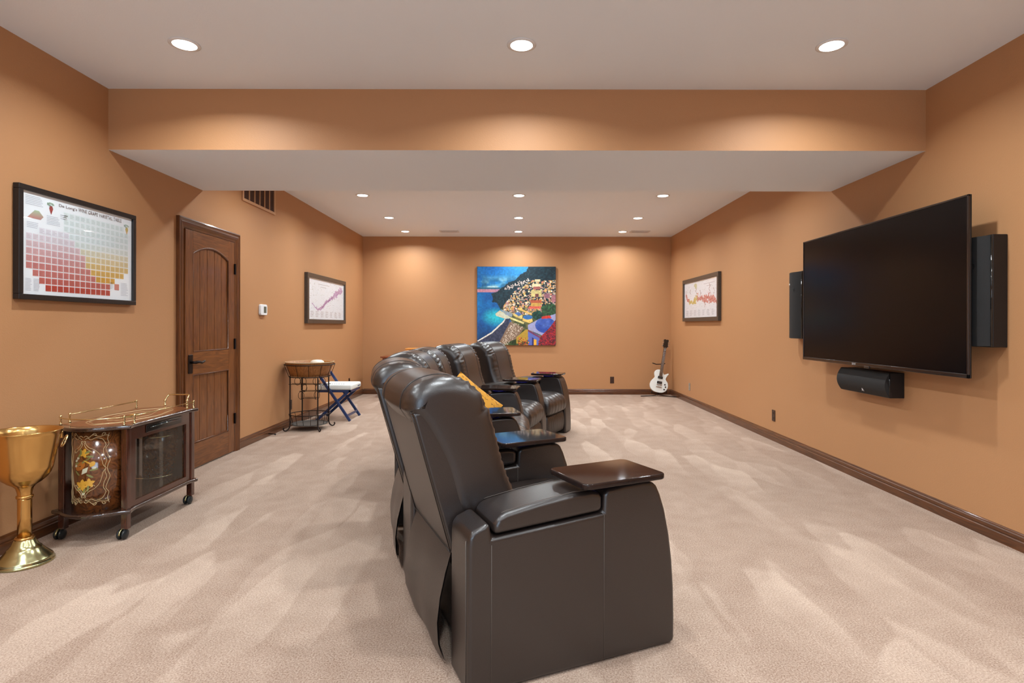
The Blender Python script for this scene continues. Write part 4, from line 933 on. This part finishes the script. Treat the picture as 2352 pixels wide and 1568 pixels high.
# local: x across, z along the neck, -y towards the viewer
body = catmull([(0, 0), (.075, .008), (.135, .05), (.158, .12), (.145, .19), (.108, .235), (.100, .265), (.118, .31), (.138, .345), (.128, .362), (.098, .345), (.060, .328), (.040, .35), (.022, .38), (-.03, .40), (-.085, .385), (-.112, .345), (-.108, .30), (-.095, .262), (-.110, .23), (-.145, .18), (-.158, .115), (-.135, .05), (-.075, .008)], 4)
MB().prism([tuple(p) for p in body], -.022, .022, 'y').build('guitar_body', 'gtr', gt, bevel=.006, segs=3)
nk = MB(); nk.add([(-.027, -.040, .29), (.027, -.040, .29), (.027, -.020, .29), (-.027, -.020, .29), (-.021, -.036, .80), (.021, -.036, .80), (.021, -.012, .80), (-.021, -.012, .80)], [(3, 2, 1, 0), (4, 5, 6, 7), (0, 1, 5, 4), (1, 2, 6, 5), (2, 3, 7, 6), (3, 0, 4, 7)])
ne = nk.build('neck', 'gtr_neck', gt)
for k in range(14): z_ = .80-.50*(1-.945**k)*1.05; MB().box(-.024, .024, -.0405, -.0355, z_-.0012, z_+.0012).build('fret', 'chrome', ne)
hs = MB().prism([(-.024, .795), (-.044, .83), (-.036, .90), (-.044, .945), (-.018, .955), (0, .945), (.018, .955), (.044, .945), (.036, .90), (.044, .83), (.024, .795)], -.030, -.014, 'y').build('headstock', 'gloss_black', gt, bevel=.002)
for s in (-1, 1):
    for k in range(3): MB().sphere((s*.052, -.022, .835+.042*k), .011, 6).build('tuning_peg', 'chrome', hs, smooth=True)
for z_ in (.265, .175): MB().box(-.043, .043, -.034, -.020, z_-.022, z_+.022).build('pickup', 'black', gt, bevel=.003)
MB().box(-.045, .045, -.034, -.020, .125, .142).build('bridge', 'chrome', gt, bevel=.002); MB().box(-.05, .05, -.036, -.020, .088, .104).build('tailpiece', 'chrome', gt, bevel=.002)
for x_, z_ in ((.098, .155), (.115, .115), (.098, .070)): MB().lathe([(.013, 0), (.012, .012), (.001, .013)], 12).build('control_knob', 'black', gt, smooth=True).matrix_local = Matrix.Translation((x_, -.021, z_)) @ Matrix.Rotation(R(90), 4, 'X')
for k in range(6): x_ = -.02+.008*k; MB().tube([(x_*1.1, -.0375, .135), (x_*.75, -.042, .80)], .0007, 4).build('string', 'chrome', gt)

# ================================================================== things half hidden behind the row
sc = thing('side_cabinet', 'reddish wood cabinet mostly hidden behind the recliners by back wall', 'cabinet', (-1.86, 9.93, 0))
MB().box(-.45, .45, -.20, .20, .03, .685).build('cabinet_body', 'side_wood', sc, bevel=.004)
MB().box(-.48, .48, -.23, .22, .685, .712).build('cabinet_top', 'side_wood', sc, bevel=.005)
for s in (-1, 1):
    d = MB().box(s*.215-.205, s*.215+.205, -.218, -.20, .06, .665).build('cabinet_door', 'side_wood', sc, bevel=.003)
    MB().sphere((s*.03, -.228, .40), .012, 6).build('knob', 'brass', d, smooth=True)
wb = thing('wooden_crate', 'orange pine box standing on the hidden cabinet, peeking over the recliners', 'box', (-1.68, 9.93, .712))
MB().box(-.24, .24, -.15, .15, 0, .118).build('box_body', 'pine', wb, bevel=.003)
MB().box(-.25, .25, -.16, .16, .118, .134).build('box_lid', 'pine', wb, bevel=.003)

ds = thing('door_stop', 'small dark bronze door stop on baseboard beside the door', 'door stop', (-XW+.016, 6.33, .03))
MB().tube([(0, 0, 0), (.055, 0, -.004), (.07, 0, -.006)], [.006, .005, .005], 8).build('stop_rod', 'bronze', ds, smooth=True)
MB().sphere((.074, 0, -.006), .010, 6).build('rubber_tip', 'black', ds, smooth=True)
